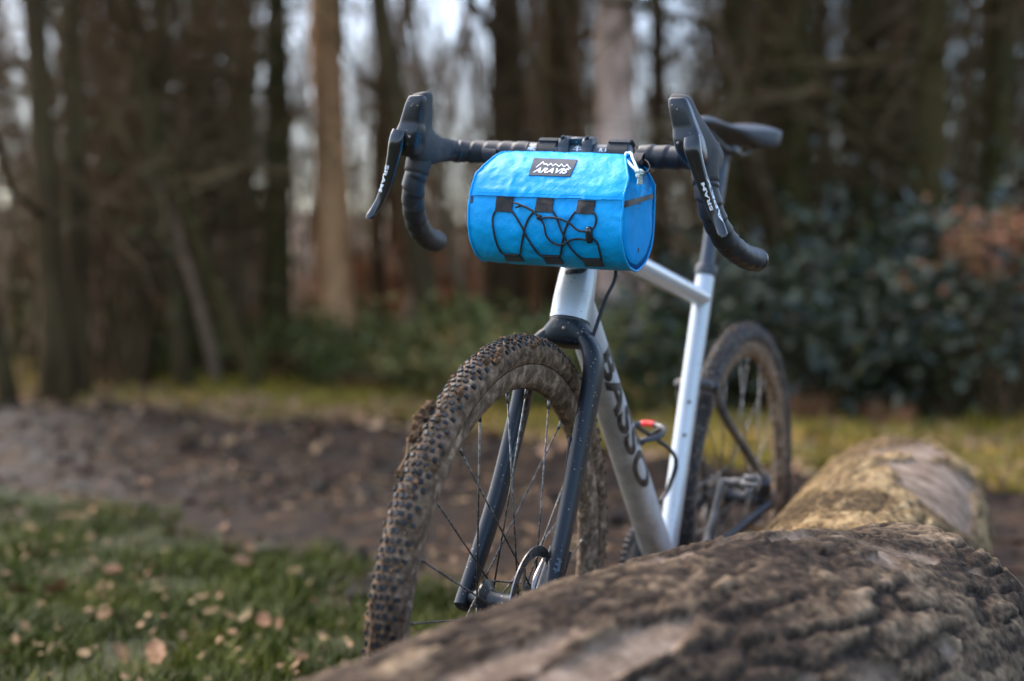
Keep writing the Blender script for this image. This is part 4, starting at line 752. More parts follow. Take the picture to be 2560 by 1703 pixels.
for a, b_ in (((640, 515), (800, 600)), ((560, 770), (770, 880)), ((465, 1015), (690, 1140)), ((765, 600), (690, 1150))): stroke_px('fork_badge', [z4(*a), z4((a[0] + b_[0]) / 2, (a[1] + b_[1]) / 2), z4(*b_)], 6.0, bv, 'print_dim', legs[1])
bv = bvh_of([legs[0]]); textline('fork_lettering', 'BASSO', (1230 + 560 / 10.45, 1030 + 1180 / 10.45), (1322, 985), 12, bv, 'print_dim', legs[0], -1, .02)

# ------------------------------------------------------------------ handlebar bag
bagbase = B(.07, .005, -.158); bag_root = empty('handlebar_bag', LW @ bagbase, (LEAN, 0, 0))
tag(bag_root, 'bright blue barrel bag with black bungee cord, strapped to the handlebar', 'bag')
def bput(o):                                               # built in bicycle axes, parented to the bag's own origin
    o.data.transform(Matrix.Translation(Vector(-bagbase))); return o
prof = spline(np.array([(.020, -.003, 0), (.052, -.0025, 0), (.078, -.0080, 0), (.102, -.024, 0), (.122, -.047, 0), (.1335, -.070, 0), (.1385, -.094, 0), (.1345, -.120, 0), (.118, -.142, 0), (.092, -.1560, 0), (.066, -.1575, 0), (.036, -.150, 0), (.012, -.130, 0), (.001, -.100, 0), (.000, -.062, 0), (.004, -.028, 0), (.010, -.010, 0), (.020, -.003, 0)]), 131)[:-1, :2]
npf = len(prof); A0, nA = .005, 120
def half_len(f, z): return .0845 + .0235 * float(sstep(-.004, -.040, z)) if True else 0
cz = np.array([.068, -.082])
ua = np.linspace(-1, 1, nA); Rg = []
for ui in ua:
    row = []
    for k, (f, z) in enumerate(prof):
        hl = .0850 + .0230 * float(np.clip((-z - .003) / .036, 0, 1)) ** .8
        a = ui * hl; edge = 1 - .030 * abs(ui) ** 9; row.append((cz[0] + (f - cz[0]) * edge, a, cz[1] + (z - cz[1]) * edge))
    Rg.append(row)
Rg = np.array(Rg)
nr = Rg - np.array([cz[0], 0, cz[1]]); nr[..., 1] = 0; nr /= np.linalg.norm(nr, axis=-1)[..., None]
cr1 = fbm(Rg * [34, 24, 34] + 3, 3, 41) - .5; cr2 = 1 - abs(fbm(Rg * [60, 48, 60] + 9, 3, 47) - .5) * 4
seam = np.array([f > .06 and z > -.0695 for f, z in prof]); seamz = prof[:, 1]
hem = np.where((prof[:, 0] > .06) & (seamz > -.0705) & (seamz < -.0585), .0016, 0) + np.where((prof[:, 0] > .06) & (seamz >= -.0585), .0006, 0)
Rg = Rg + nr * (cr1 * .0052 + np.clip(cr2, 0, 1) * .0014 + hem[None, :])[..., None]
def toB(Q): return BO + Q[..., :1] * FW + (Q[..., 1:2] + A0) * LT + (Q[..., 2:3] - .028 * (Q[..., 1:2] + A0)) * ZZ_
body = MB().rings(toB(Rg), False)
bag = body.build('main_panel', 'bag_fabric', bag_root)
ends = []
for sgn, idx in ((-1, 0), (1, nA - 1)):
    e = Rg[idx]; c = e.mean(0); c = np.array([cz[0], e[:, 1].mean(), cz[1]]); m = []
    for k in np.linspace(1, .04, 22):
        q = c + (e - c) * k; q[:, 1] = c[1] + (e[:, 1] - c[1]) * k ** 1.2 + sgn * (.0075 * (1 - k ** 2.2)) - sgn * .003 * np.exp(-((k - .93) / .05) ** 2) + (fbm(q * 30 + 5, 3, 51) - .5) * .006 * (k < .95); m.append(q)
    ends.append(MB().rings(toB(np.array(m)), True).build('end_panel', 'bag_side', bag_root))
    # piping round the end seam
    P = toB(e + np.array([0, sgn * .0004, 0]) + nr[idx] * .0004); P = np.vstack([P, P[:1]])
    bput(MB().tube(P, .0016, 8, False).build('piping', 'bag_fabric', bag_root))
bvb = bvh_of([bag] + ends)
for o in [bag] + ends: bput(o)
# logo patch
quad = [Z3(795, 245), Z3(1260, 262), Z3(1180, 440), Z3(735, 425)]
def patch(name, quad, n1, n2, t_, matn):
    q = np.array(quad, float); A_, N_ = [], []
    for j in range(n2):
        for i in range(n1):
            u_, v_ = i / (n1 - 1), j / (n2 - 1); p = (q[0] * (1 - u_) + q[1] * u_) * (1 - v_) + (q[3] * (1 - u_) + q[2] * u_) * v_; P_, n_ = near(bvb, p[0], p[1], .0003); A_.append(P_); N_.append(n_)
    A_ = np.array(A_).reshape(n2, n1, 3); N_ = np.array(N_).reshape(n2, n1, 3); m = MB(); V = np.concatenate([A_.reshape(-1, 3), (A_ + N_ * t_).reshape(-1, 3)]); k = n1 * n2; F = []
    for j in range(n2 - 1):
        for i in range(n1 - 1): a = j * n1 + i; F += [(k + a, k + a + 1, k + a + n1 + 1, k + a + n1)]
    per = [i for i in range(n1)] + [j * n1 + n1 - 1 for j in range(1, n2)] + [(n2 - 1) * n1 + i for i in range(n1 - 2, -1, -1)] + [j * n1 for j in range(n2 - 2, 0, -1)]
    for a, b_ in zip(per, per[1:] + per[:1]): F.append((a, b_, k + b_, k + a))
    return m.add(V, F).build(name, matn, bag_root, sharp=50)
pt = patch('logo_patch', quad, 14, 7, .0011, 'patch_black'); bvp = bvh_of([pt])
zp = lambda x, y: (1310 + x / 15.713, 390 + y / 15.713)
V2, F2 = text2d('ARAVIS', .032, .42, 1.04)
o_, ex, ey = np.array(zp(335, 655)), np.array([1400, 60]) / 15.713, np.array([60, -205]) / 15.713
prints = [decal('patch_lettering', o_ + V2[:, :1] * ex + V2[:, 1:] * ey, F2, bvp, 'print_white', pt, .0004, 1)]
mt = [(480, 455), (610, 355), (760, 240), (785, 335), (895, 320), (930, 400), (1065, 300), (1130, 400), (1250, 325), (1375, 425), (1480, 330), (1565, 440), (1705, 345), (1750, 430), (1830, 510)]
P = np.array([zp(*q) for q in mt]); V, F = [], []
for a, b_ in zip(P[:-1], P[1:]):
    d = nrm(b_ - a); n = np.array([-d[1], d[0]]) * .95; o = len(V); V += [a - n - d * .4, b_ - n + d * .4, b_ + n + d * .4, a + n - d * .4]; F.append((o, o + 1, o + 2, o + 3))
prints.append(decal('patch_ridge_line', V, F, bvp, 'print_white', pt, .0005, 1))
for o in prints: bput(o)
bput(pt)
for row in (([150, 598], [1752, 655], [1742, 691], [147, 632]),):
    bput(patch('seam_hem', [Z3(*p) for p in row], 70, 4, .0016, 'bag_fabric'))
bput(patch('seam_thread', [Z3(150, 604), Z3(1750, 661), Z3(1750, 664), Z3(150, 607)], 70, 2, .0018, 'zip_black' if False else 'bag_side'))
# webbing tabs along the front, above and below
for q in ([(400, 645), (580, 652), (555, 820), (378, 812)], [(830, 660), (1008, 668), (990, 822), (806, 815)], [(1275, 685), (1455, 692), (1432, 840), (1248, 832)]):
    bput(patch('webbing_tab', [Z3(*p) for p in q], 9, 12, .0022, 'webbing'))
for q in ([(475, 1258), (640, 1262), (690, 1330), (500, 1325)], [(880, 1270), (1062, 1275), (1115, 1360), (930, 1355)], [(1310, 1305), (1500, 1308), (1550, 1385), (1345, 1382)]):
    bput(patch('webbing_tab', [Z3(*p) for p in q], 9, 6, .0022, 'webbing'))
bput(patch('side_zip', [Z3(1738, 705), Z3(2098, 612), Z3(2098, 655), Z3(1728, 778)], 18, 5, .0012, 'zip_black'))
bput(patch('side_tab', [Z3(118, 640), Z3(141, 641), Z3(136, 720), Z3(114, 719)], 4, 4, .001, 'zip_black'))
bput(patch('seam_slit', [Z3(1905, 1200), Z3(1914, 1200), Z3(1910, 1250), Z3(1903, 1250)], 3, 5, .0004, 'zip_black'))
def cord(name, pts, r=.0014, lift=None, matn='black_cord', n=40, rad=None):
    P = spline(np.array([(*Z3(*p[:2]), p[2] if len(p) > 2 else .0) for p in pts]), n); Q = []
    for x, y, l_ in P: p_, n_ = near(bvb, x, y, r + .0004 + l_); Q.append(p_)
    Q = np.array(Q)
    for _ in range(2): Q[1:-1] = (Q[:-2] + 2 * Q[1:-1] + Q[2:]) / 4
    return bput(MB().tube(Q, r, 9).build(name, matn, bag_root))
cord('bungee_cord', [(380, 812), (352, 900), (378, 1080), (420, 1200), (470, 1255), (560, 1262), (640, 1262), (660, 1180), (690, 1020), (735, 890), (800, 812)], n=60)
cord('bungee_cord', [(555, 800), (600, 860), (660, 960), (720, 1080), (800, 1200), (885, 1275, .001), (980, 1282), (1070, 1285), (1095, 1180), (1125, 1020), (1180, 890), (1245, 815)], n=60)
cord('bungee_cord', [(990, 800), (1040, 880), (1100, 1020, .002), (1180, 1170, .001), (1250, 1260), (1310, 1310)], n=36)
cord('bungee_cord', [(1430, 815), (1462, 870), (1450, 960), (1420, 1010, .002)], n=20)
cord('bungee_cord', [(1425, 1080, .002), (1470, 1130), (1500, 1230), (1520, 1330)], n=20)
cord('bungee_cord', [(870, 880, .004), (980, 875, .004), (1090, 890, .0035), (1180, 930, .003), (1270, 1005, .003), (1360, 1025, .003)], n=40)
cord('bungee_cord', [(865, 890, .004), (910, 950, .002), (930, 1050, .002), (990, 1120, .002), (1090, 1148, .003), (1180, 1110, .003), (1270, 1093, .002), (1370, 1098, .003)], n=44)
cord('bungee_cord', [(860, 870, .004), (790, 810, .005), (700, 765, .004), (615, 775, .003)], n=24)
cord('bungee_cord', [(850, 860, .005), (760, 795, .006), (680, 765, .006), (600, 725, .004)], n=24)
p_, n_ = near(bvb, *Z3(858, 872), .0045); bput(blob(p_, .0036, 5, 3, (1, 1, 1.1), .35).build('cord_knot', 'black_cord', bag_root))
p_, n_ = near(bvb, *Z3(1392, 1050), .0035); tp, _ = near(bvb, *Z3(1385, 970), .0045); bt, _ = near(bvb, *Z3(1400, 1135), .0045); dv = bt - tp
bput(MB().tube([tp, tp + dv * .08, tp + dv * .3, tp + dv * .7, tp + dv * .92, bt], [.0030, .0048, .0056, .0055, .0046, .0030], 18, True, [.003, .004, .0048, .0048, .004, .003]).build('cord_toggle', 'lever_black', bag_root))
# straps round the bar
for a0, a1 in ((-.0585, -.0300), (.0465, .0760)):
    th = np.linspace(-.5, 3.6, 26); A_ = [B(math.cos(t_) * .0176 , a0, math.sin(t_) * .0180) for t_ in th]; B_ = [B(math.cos(t_) * .0176, a1, math.sin(t_) * .0180) for t_ in th]
    A_ = [B(.022, a0, -.030)] + A_; B_ = [B(.022, a1, -.030)] + B_
    N_ = [nrm(FW)] + [nrm(FW * math.cos(t_) + ZZ_ * math.sin(t_)) for t_ in th]
    bput(MB().strip(A_, B_, .0022, N_).build('bar_strap', 'webbing', bag_root, sharp=50))
    th = np.linspace(.9, 2.4, 9); A_ = [B(math.cos(t_) * .0204, a0 + .0008, math.sin(t_) * .0206) for t_ in th]; B_ = [B(math.cos(t_) * .0204, a1 + .0015, math.sin(t_) * .0206) for t_ in th]; N_ = [nrm(FW * math.cos(t_) + ZZ_ * math.sin(t_)) for t_ in th]
    bput(MB().strip(A_, B_, .0020, N_).build('strap_end', 'webbing', bag_root, sharp=50))
# small side loops on the top corners
for cc, tl in ((Z3(335, 205), -1), (Z3(1905, 255), 1)):
    d0 = ray(*cc); tq = (B(.082 if tl < 0 else .052, 0, 0) - CAM) @ FW / (d0 @ FW); c = CAM + d0 * tq
    e1 = nrm(LT * 1.0 + FW * .5 * tl + ZZ_ * -.05); e2 = nrm(FW * -1 + ZZ_ * .15); th = np.linspace(-1.0, 4.1, 20); rr = .0068
    up_ = nrm(ZZ_ + LT * tl * .25); A_ = [c + e2 * math.cos(t_) * rr + up_ * math.sin(t_) * rr * 1.15 - e1 * .0095 for t_ in th]; B_ = [q + e1 * .019 for q in A_]; N_ = [nrm(e2 * math.cos(t_) + up_ * math.sin(t_)) for t_ in th]
    bput(MB().strip(A_, B_, .0018, N_).build('side_loop', 'webbing', bag_root, sharp=50))
# zip pull of pale cord with its knot, and the thin black loop beside it
def pts3(L_, f0, r, name, matn, n=30):
    Q = []
    for x, y, f in L_:
        d0 = ray(*Z3(x, y)); t_ = (B(f, 0, 0) - CAM) @ FW / (d0 @ FW); Q.append(CAM + d0 * t_)
    return bput(MB().tube(spline(np.array(Q), n), r, 9).build(name, matn, bag_root))
pts3([(1778, 185, .058), (1770, 240, .070), (1810, 290, .088), (1870, 350, .108), (1915, 400, .118)], 0, .0019, 'zip_pull', 'pull_cord')
pts3([(1778, 185, .058), (1830, 185, .066), (1850, 240, .084), (1885, 320, .104), (1920, 400, .118)], 0, .0019, 'zip_pull', 'pull_cord')
pts3([(1885, 390, .1185), (1925, 375, .120), (1955, 390, .119), (1935, 415, .119), (1900, 425, .1195), (1930, 440, .119)], 0, .0027, 'zip_pull_knot', 'pull_cord')
pts3([(1925, 430, .1185), (1920, 470, .117), (1915, 522, .115)], 0, .0024, 'zip_pull', 'pull_cord', 10)
pts3([(1935, 430, .1175), (1940, 475, .116), (1942, 515, .1145)], 0, .0022, 'zip_pull', 'pull_cord', 10)
pts3([(1960, 245, .040), (2010, 280, .045), (2032, 330, .055), (2015, 378, .072), (1975, 398, .095), (1950, 400, .112)], 0, .0012, 'pull_loop', 'black_cord', 30)

# ------------------------------------------------------------------ the wood behind
def grow(seed, h, r0, lean=(0, 0), wob=.15, limbs=14, lo=.3, tw=10, twl=.5, up=.5, flare=.5, seg=10, limb_len=.22, twr=.006, fork=None):
    """one tree: trunk mesh with limbs, crown of twigs; returns trunk MB, crown MB and the twig tips"""
    r = np.random.default_rng(seed); n = 22; t = np.linspace(0, 1, n)
    P = np.stack([lean[0] * t * h + wob * np.sin(t * r.uniform(3, 6) + r.uniform(0, 6)) * t, lean[1] * t * h + wob * np.sin(t * r.uniform(3, 6) + r.uniform(0, 6)) * t, t * h], -1); P[:, :2] -= P[0, :2]
    rad = r0 * (1 - .78 * t) * (1 + flare * np.exp(-t * h / .25)); T, N, Bn = frames(P); a = np.linspace(0, 2 * np.pi, seg, endpoint=False)
    P[0, 2] -= .25
    lum = 1 + (fbm(np.stack([np.cos(a)[None] * 1.2 + 0 * t[:, None], np.sin(a)[None] * 1.2 + 0 * t[:, None], t[:, None] * h * 1.3 + 0 * a[None]], -1) + seed, 3, seed % 50) - .5) * .5
    tm = MB(); tm.rings(P[:, None] + N[:, None] * (rad[:, None] * lum * np.cos(a))[..., None] + Bn[:, None] * (rad[:, None] * lum * np.sin(a))[..., None])
    cm = MB(); tips = []
    def branch(p, d, L, rr, lev):
        k = 6; Q = [p]; 
        for i in range(k - 1): d = nrm(d + r.normal(0, .22, 3) + [0, 0, .08 * up]); Q.append(Q[-1] + d * L / (k - 1))
        Q = np.array(Q); (tm if lev == 0 else cm).tube(Q, np.linspace(rr, rr * .3, k), 5 if lev == 0 else 3)
        if lev < 2:
            for i in range(tw if lev == 0 else max(2, tw // 2)):
                u_ = r.uniform(.25, 1); q = Q[min(int(u_ * (k - 1)), k - 2)]; q = q + (Q[min(int(u_ * (k - 1)) + 1, k - 1)] - q) * ((u_ * (k - 1)) % 1)
                d2 = nrm(d + r.normal(0, .75, 3)); branch(q, d2, L * r.uniform(.35, .65) * twl * 2, max(rr * .38, twr * (1 if lev == 0 else .6)), lev + 1)
        else: tips.append(Q[-1]); tips.append(Q[3])
    for i in range(limbs):
        u_ = lo + (1 - lo) * (i + r.uniform(0, 1)) / limbs; k = min(int(u_ * (n - 1)), n - 2); p = P[k] + (P[k + 1] - P[k]) * ((u_ * (n - 1)) % 1); an = r.uniform(0, 2 * np.pi)
        branch(p, nrm(np.array([math.cos(an), math.sin(an), up * r.uniform(.2, 1.4)])), h * limb_len * r.uniform(.6, 1.2) * (1.1 - .5 * u_), rad[k] * r.uniform(.25, .45), 0)
    return tm, cm, np.array(tips) if tips else np.zeros((0, 3))
def place(o, l, d, rz=0., s=1.):
    o.location = G(l, d, float(ground_z(l, d)) - .03); o.rotation_euler = (0, 0, rz); o.scale = (s, s, s)
def lxd(x, d): return (x - 1178) / 3046. * d                     # x in the 2357 px wide view
MARKS = []
MARK = {101: 'tan barked tree', 102: 'straight olive trunk', 103: 'pale birch', 104: 'dark leaning trunk', 105: 'thick based brown trunk', 106: 'olive trunk next to the birch', 107: 'forked thin trunk', 108: 'gnarled track side tree', 109: 'upright dark stem', 110: 'slanting crooked stem', 111: 'slanting dead stem', 112: 'twisted low limbed tree', 113: 'bent leafy tree', 114: 'slim stem behind the tan tree', 121: 'ivy trunk behind the saddle', 122: 'stout ivy wrapped trunk', 123: 'tall shadowed trunk', 124: 'dark mossy trunk', 125: 'trunk below the open sky', 131: 'tan stem across the twisted tree', 132: 'tan stem by the leafy tree', 133: 'tan stem behind the tan tree', 134: 'tan stem crossing the brown trunk', 135: 'tan stem behind the saddle', 136: 'tan stem over the holly', 137: 'tan stem by the mossy trunk', 138: 'tan stem behind the twisted tree'}
def by_mark(l, d):
    return min(MARKS, key=lambda q: (q[0] - l) ** 2 + (q[1] - d) ** 2)[2]
def tree(name, x, d, label, tmat, cmat='twig', leaves=None, nleaf=0, lsize=.06, group=None, cat='tree', rz=0., ivy=0, **k):
    MARKS.append((lxd(x, d), d, MARK.get(k['seed'], 'bare trunks'))); root = empty(name); place(root, lxd(x, d), d, rz); tm, cm, tips = grow(**k); tm.build('trunk', tmat, root)
    if leaves and len(tips):
        r = np.random.default_rng(k['seed'] + 1); P = tips[r.integers(0, len(tips), nleaf)] + r.normal(0, .13, (nleaf, 3)); V, F = quads(P, lsize, k['seed']); c = quick('foliage', V, F, leaves, root)
        cm.build('twigs', cmat, root, smooth=False)
    else: cm.build('crown', cmat, root, smooth=False)
    rc_ = np.random.default_rng(k['seed'] + 9); nc = 800 if k['h'] > 9 else 0        # unseen leaf canopy, added above the frame to shade the wood
    if nc:
        z = 4.6 + (k['h'] - 4.6) * rc_.random(nc); t_ = (z - 4.6) / (k['h'] - 4.6); rr = 2.4 * np.sin(np.pi * np.clip(t_, .02, .98)) ** .5 * np.sqrt(rc_.random(nc)); a = rc_.uniform(0, 6.28, nc)
        P = np.stack([k.get('lean', (0, 0))[0] * z + rr * np.cos(a), k.get('lean', (0, 0))[1] * z + rr * np.sin(a), z], -1); P = P[fbm(P * .9, 2, k['seed'] % 40) > .40]; V, F = quads(P, .26, k['seed'] + 5); quick('shade_canopy', V, F, 'leaf_ivy', root)
    if ivy:
        r = np.random.default_rng(k['seed'] + 2); z = r.uniform(0, 4.5, ivy); a = r.uniform(0, 6.28, ivy); rr = k['r0'] * (1.15 - .05 * z) + abs(r.normal(0, .05, ivy)); t_ = z / k['h']
        P = np.stack([k.get('lean', (0, 0))[0] * z + rr * np.cos(a), k.get('lean', (0, 0))[1] * z + rr * np.sin(a), z], -1); V, F = quads(P, .06, k['seed'] + 3); quick('ivy', V, F, 'leaf_ivy', root)
    return tag(root, label, cat, group or 'trees of the wood')
gl2 = lambda a: (GL[0] * a, GL[1] * a)                            # lean towards the picture's side, in the world
# trees that can be told apart
tree('tree', 775, 12.5, 'tan barked thick trunk standing bare between the dark slim trunks', 'trunk_tan', seed=101, h=13, r0=.185, lean=gl2(-.030), wob=.10, limbs=12, lo=.35, tw=7)
tree('tree', 632, 12.0, 'straight dark olive trunk beside the tan barked tree', 'trunk_green', seed=102, h=13, r0=.125, lean=gl2(.0), wob=.06, limbs=12, lo=.25, tw=7, ivy=500)
tree('tree', 1415, 11.5, 'pale blotched birch trunk rising behind the bag', 'trunk_pale', seed=103, h=13, r0=.20, lean=gl2(.010), wob=.08, limbs=10, lo=.35, tw=7)
tree('tree', 1010, 11.0, 'dark slender trunk leaning away from the birch, bare low twigs', 'trunk_dark', seed=104, h=11, r0=.115, lean=gl2(-.16), wob=.08, limbs=14, lo=.2, tw=7)
tree('tree', 1165, 13.0, 'dark brown trunk with a thick base, second in from the birch', 'trunk_dark', seed=105, h=13, r0=.19, lean=gl2(.0), wob=.08, limbs=14, lo=.15, tw=8)
tree('tree', 1285, 14.0, 'olive tinged trunk close beside the pale birch', 'trunk_green', seed=106, h=13, r0=.22, lean=gl2(.01), wob=.10, limbs=14, lo=.2, tw=8)
tree('tree', 1530, 13.5, 'thin dark trunk with a forked limb beside the birch', 'trunk_dark', seed=107, h=12, r0=.10, lean=gl2(-.02), wob=.12, limbs=16, lo=.15, tw=8)
tree('tree', 120, 9.5, 'dark gnarled tree with a leaning stem at the edge of the track', 'trunk_dark', seed=108, h=10, r0=.105, lean=gl2(-.06), wob=.10, limbs=16, lo=.12, tw=9)
tree('tree', 165, 9.8, 'dark upright stem growing close against the gnarled tree', 'trunk_dark', seed=109, h=10, r0=.085, lean=gl2(-.005), wob=.08, limbs=16, lo=.12, tw=9)
tree('tree', 20, 9.0, 'thin crooked stem slanting out beyond the gnarled tree', 'trunk_dark', seed=110, h=8, r0=.06, lean=gl2(-.25), wob=.12, limbs=12, lo=.12, tw=9)
tree('tree', 595, 10.5, 'short slanting dead stem leaning beside the straight olive trunk', 'trunk_green', seed=111, h=3.2, r0=.07, lean=gl2(-.40), wob=.05, limbs=5, lo=.3, tw=4)
tree('tree', 300, 11.0, 'twisted dark tree with many low crooked limbs', 'trunk_dark', seed=112, h=9, r0=.10, lean=gl2(.05), wob=.35, limbs=22, lo=.08, tw=10, limb_len=.28)
tree('tree', 420, 10.5, 'bent many limbed tree with sparse green leaves', 'trunk_dark', leaves='leaf_ivy', nleaf=2600, lsize=.055, seed=113, h=7, r0=.07, lean=gl2(-.08), wob=.3, limbs=20, lo=.1, tw=9, limb_len=.26)
tree('tree', 860, 13.5, 'slim dark stem in the gap behind the tan barked tree', 'trunk_dark', seed=114, h=12, r0=.075, lean=gl2(.03), wob=.1, limbs=14, lo=.2, tw=7)
for x, d, lab, sd in ((1700, 12.0, 'dark ivy hung trunk behind the saddle', 121), (1835, 11.5, 'stout dark trunk wrapped in ivy, above the holly', 122), (1985, 12.5, 'tall shadowed trunk standing deep among evergreens', 123), (2150, 11.0, 'dark mossy trunk behind the copper bracken', 124), (2300, 12.0, 'outermost dark trunk below the open patch of sky', 125)):
    tree('tree', x, d, lab, 'trunk_green', seed=sd, h=12, r0=random.uniform(.11, .17), lean=gl2(random.uniform(-.02, .02)), wob=.1, limbs=16, lo=.12, tw=8, ivy=700)
for x, d, ln, rr, lab, sd in ((215, 11.8, .34, .05, 'thin tan stem slanting across the twisted low limbed tree', 131), (505, 11.2, -.30, .045, 'thin tan stem slanting towards the bent leafy tree', 132), (905, 12.8, .22, .05, 'thin tan stem leaning out behind the tan barked tree', 133), (1105, 12.2, -.2, .045, 'thin tan stem crossing the thick based brown trunk', 134), (1620, 12.6, .2, .05, 'thin tan stem leaning behind the saddle', 135), (1900, 11.8, -.28, .05, 'thin tan stem slanting over the holly', 136), (2080, 12.2, .25, .045, 'thin tan stem leaning into the mossy trunk', 137), (370, 12.6, .12, .06, 'thin tan stem rising behind the twisted low limbed tree', 138)):
    tree('tree', x, d, lab, 'stem_tan', seed=sd, h=8.5, r0=rr, lean=gl2(ln), wob=.22, limbs=16, lo=.1, tw=8, limb_len=.24)
# evergreen mass on that side: dense yews
YV = []
def yew(k, h, w, n):
    r = np.random.default_rng(k); tm, cm, tips = grow(k, h, .10, wob=.1, limbs=34, lo=.06, tw=6, limb_len=.20, up=.25, twr=.005)
    z = r.uniform(.02, 1, n) ** .9 * h; rad = w * (1 - (z / h) ** 1.6 * .75) * np.sqrt(r.uniform(.03, 1, n)) * (.8 + .4 * r.random(n)); a = r.uniform(0, 6.28, n); P = np.stack([rad * np.cos(a), rad * np.sin(a), z], -1)
    keep = fbm(P * 1.7 + k, 3, k) > .41; P = P[keep]; V, F = quads(P, .085, k + 1, 0, .35); return tm, cm, V, F
YM = []
for k, (h, w) in enumerate(((7.5, 1.25), (6.2, 1.1), (8.2, 1.35))):
    tm, cm, V, F = yew(200 + k, h, w, 13000); a = tm.build('trunk', 'trunk_dark'); b_ = cm.build('twigs', 'twig', smooth=False); c = quick('foliage', V, F, 'leaf_olive'); YM.append((a, b_, c))
def copies(parts, root, first):
    for o in parts:
        c = o if first else o.copy()
        if not first: COL.objects.link(c)
        c.parent = root
used = set()
for i, (x, d, k) in enumerate(((1690, 16.5, 0), (1800, 14.5, 1), (1905, 16, 2), (2010, 14.0, 0), (2105, 15.5, 1), (2230, 17, 2), (1960, 19, 0), (2380, 19, 1), (2090, 20, 2), (1780, 20, 1), (2480, 14, 0))):
    root = empty('yew_tree'); place(root, lxd(x, d), d, random.uniform(0, 6.28), random.uniform(.9, 1.12)); copies(YM[k], root, k not in used); used.add(k)
    tag(root, ('tall ' if k == 2 else 'dense ') + 'dark olive evergreen in the shade near the ' + by_mark(lxd(x, d), d), 'tree', 'evergreens in the shade')
for i, (x, d, k) in enumerate(((250, 17, 1), (330, 20, 0), (520, 19, 2), (-60, 16, 2), (400, 15.5, 0), (180, 19, 1), (460, 22, 1), (1220, 19, 0), (1330, 20, 2), (1270, 23, 1))):
    root = empty('yew_tree'); place(root, lxd(x, d), d, random.uniform(0, 6.28), random.uniform(.62, .78)); copies(YM[k], root, False)
    tag(root, 'low dark evergreen among the bare hazel near the ' + by_mark(lxd(x, d), d), 'tree', 'low evergreens')
# hazel brush: many thin upright stems
HZ = []
for k in range(4):
    r = np.random.default_rng(300 + k); tm, cm = MB(), MB()
    for i in range(9):
        t_, c_, _ = grow(310 + k * 20 + i, r.uniform(3.2, 5.5), r.uniform(.014, .03), lean=tuple(r.normal(0, .13, 2)), wob=.2, limbs=10, lo=.15, tw=5, flare=.2, seg=5, limb_len=.22, up=.9, twr=.004); o = np.array([*r.normal(0, .12, 2), 0]); tm.add(t_.arr() + o, t_.f); cm.add(c_.arr() + o, c_.f)
    HZ.append((tm.build('stems', ('trunk_dark', 'stem_tan')[k % 2]), cm.build('twigs', 'twig', smooth=False)))
used = set()
hz_spots = [(60, 12.5), (200, 13), (260, 10.8), (350, 13.5), (480, 14), (540, 12.5), (930, 15.5), (1110, 13), (1230, 12.6), (1340, 13.2), (1620, 14), (1660, 12.5), (1750, 13), (1900, 12.5), (2050, 12.5), (2220, 13), (2330, 14), (-40, 11), (400, 17), (1250, 17), (1360, 18), (600, 18), (1180, 19), (150, 11.6), (230, 12.2), (310, 12.0), (390, 12.4), (450, 11.8), (520, 15), (90, 15), (280, 15.5), (1200, 15), (1300, 15.5), (1330, 12.4), (1560, 17), (1720, 15), (730, 21), (840, 22), (910, 25), (980, 21), (1130, 24), (1530, 24), (1590, 20), (120, 21), (560, 22), (650, 26), (950, 19.5), (1000, 22.5), (1050, 20), (1090, 25), (800, 24), (860, 19.5), (690, 22), (1500, 22), (60, 24)]
for i, (x, d) in enumerate(hz_spots):
    k = i % 4; root = empty('hazel_bush'); place(root, lxd(x, d), d, random.uniform(0, 6.28), random.uniform(.85, 1.15)); copies(HZ[k], root, k not in used); used.add(k)
    tag(root, ('bare hazel bush of thin dark stems near the ', 'bare hazel bush of thin tan stems near the ')[k % 2] + by_mark(lxd(x, d), d), 'bush', 'hazel bushes in the wood')
# far trees
FT = []
for k in range(5):
    tm, cm, tips = grow(400 + k, 14, .14, wob=.25, limbs=22, lo=.08, tw=6, limb_len=.17, up=.6, twr=.009, flare=.3, seg=8); FT.append((tm.build('trunk', 'trunk_dark'), cm.build('crown', 'twig_far', smooth=False)))
used = set(); fr = random.Random(12); n = 0
while n < 30:
    d = fr.uniform(19, 58); x = fr.uniform(-250, 2600)
    if fr.random() < .85 and (640 < x < 730 or 780 < x < 880 or 1000 < x < 1140 or 1480 < x < 1600 or x < 60): continue
    k = n % 5; root = empty('far_tree'); place(root, lxd(x, d), d, fr.uniform(0, 6.28), fr.uniform(.8, 1.2)); copies(FT[k], root, k not in used); used.add(k)
    tag(root, 'distant slim bare tree deep in the wood', 'tree', 'distant trees deep in the wood'); n += 1
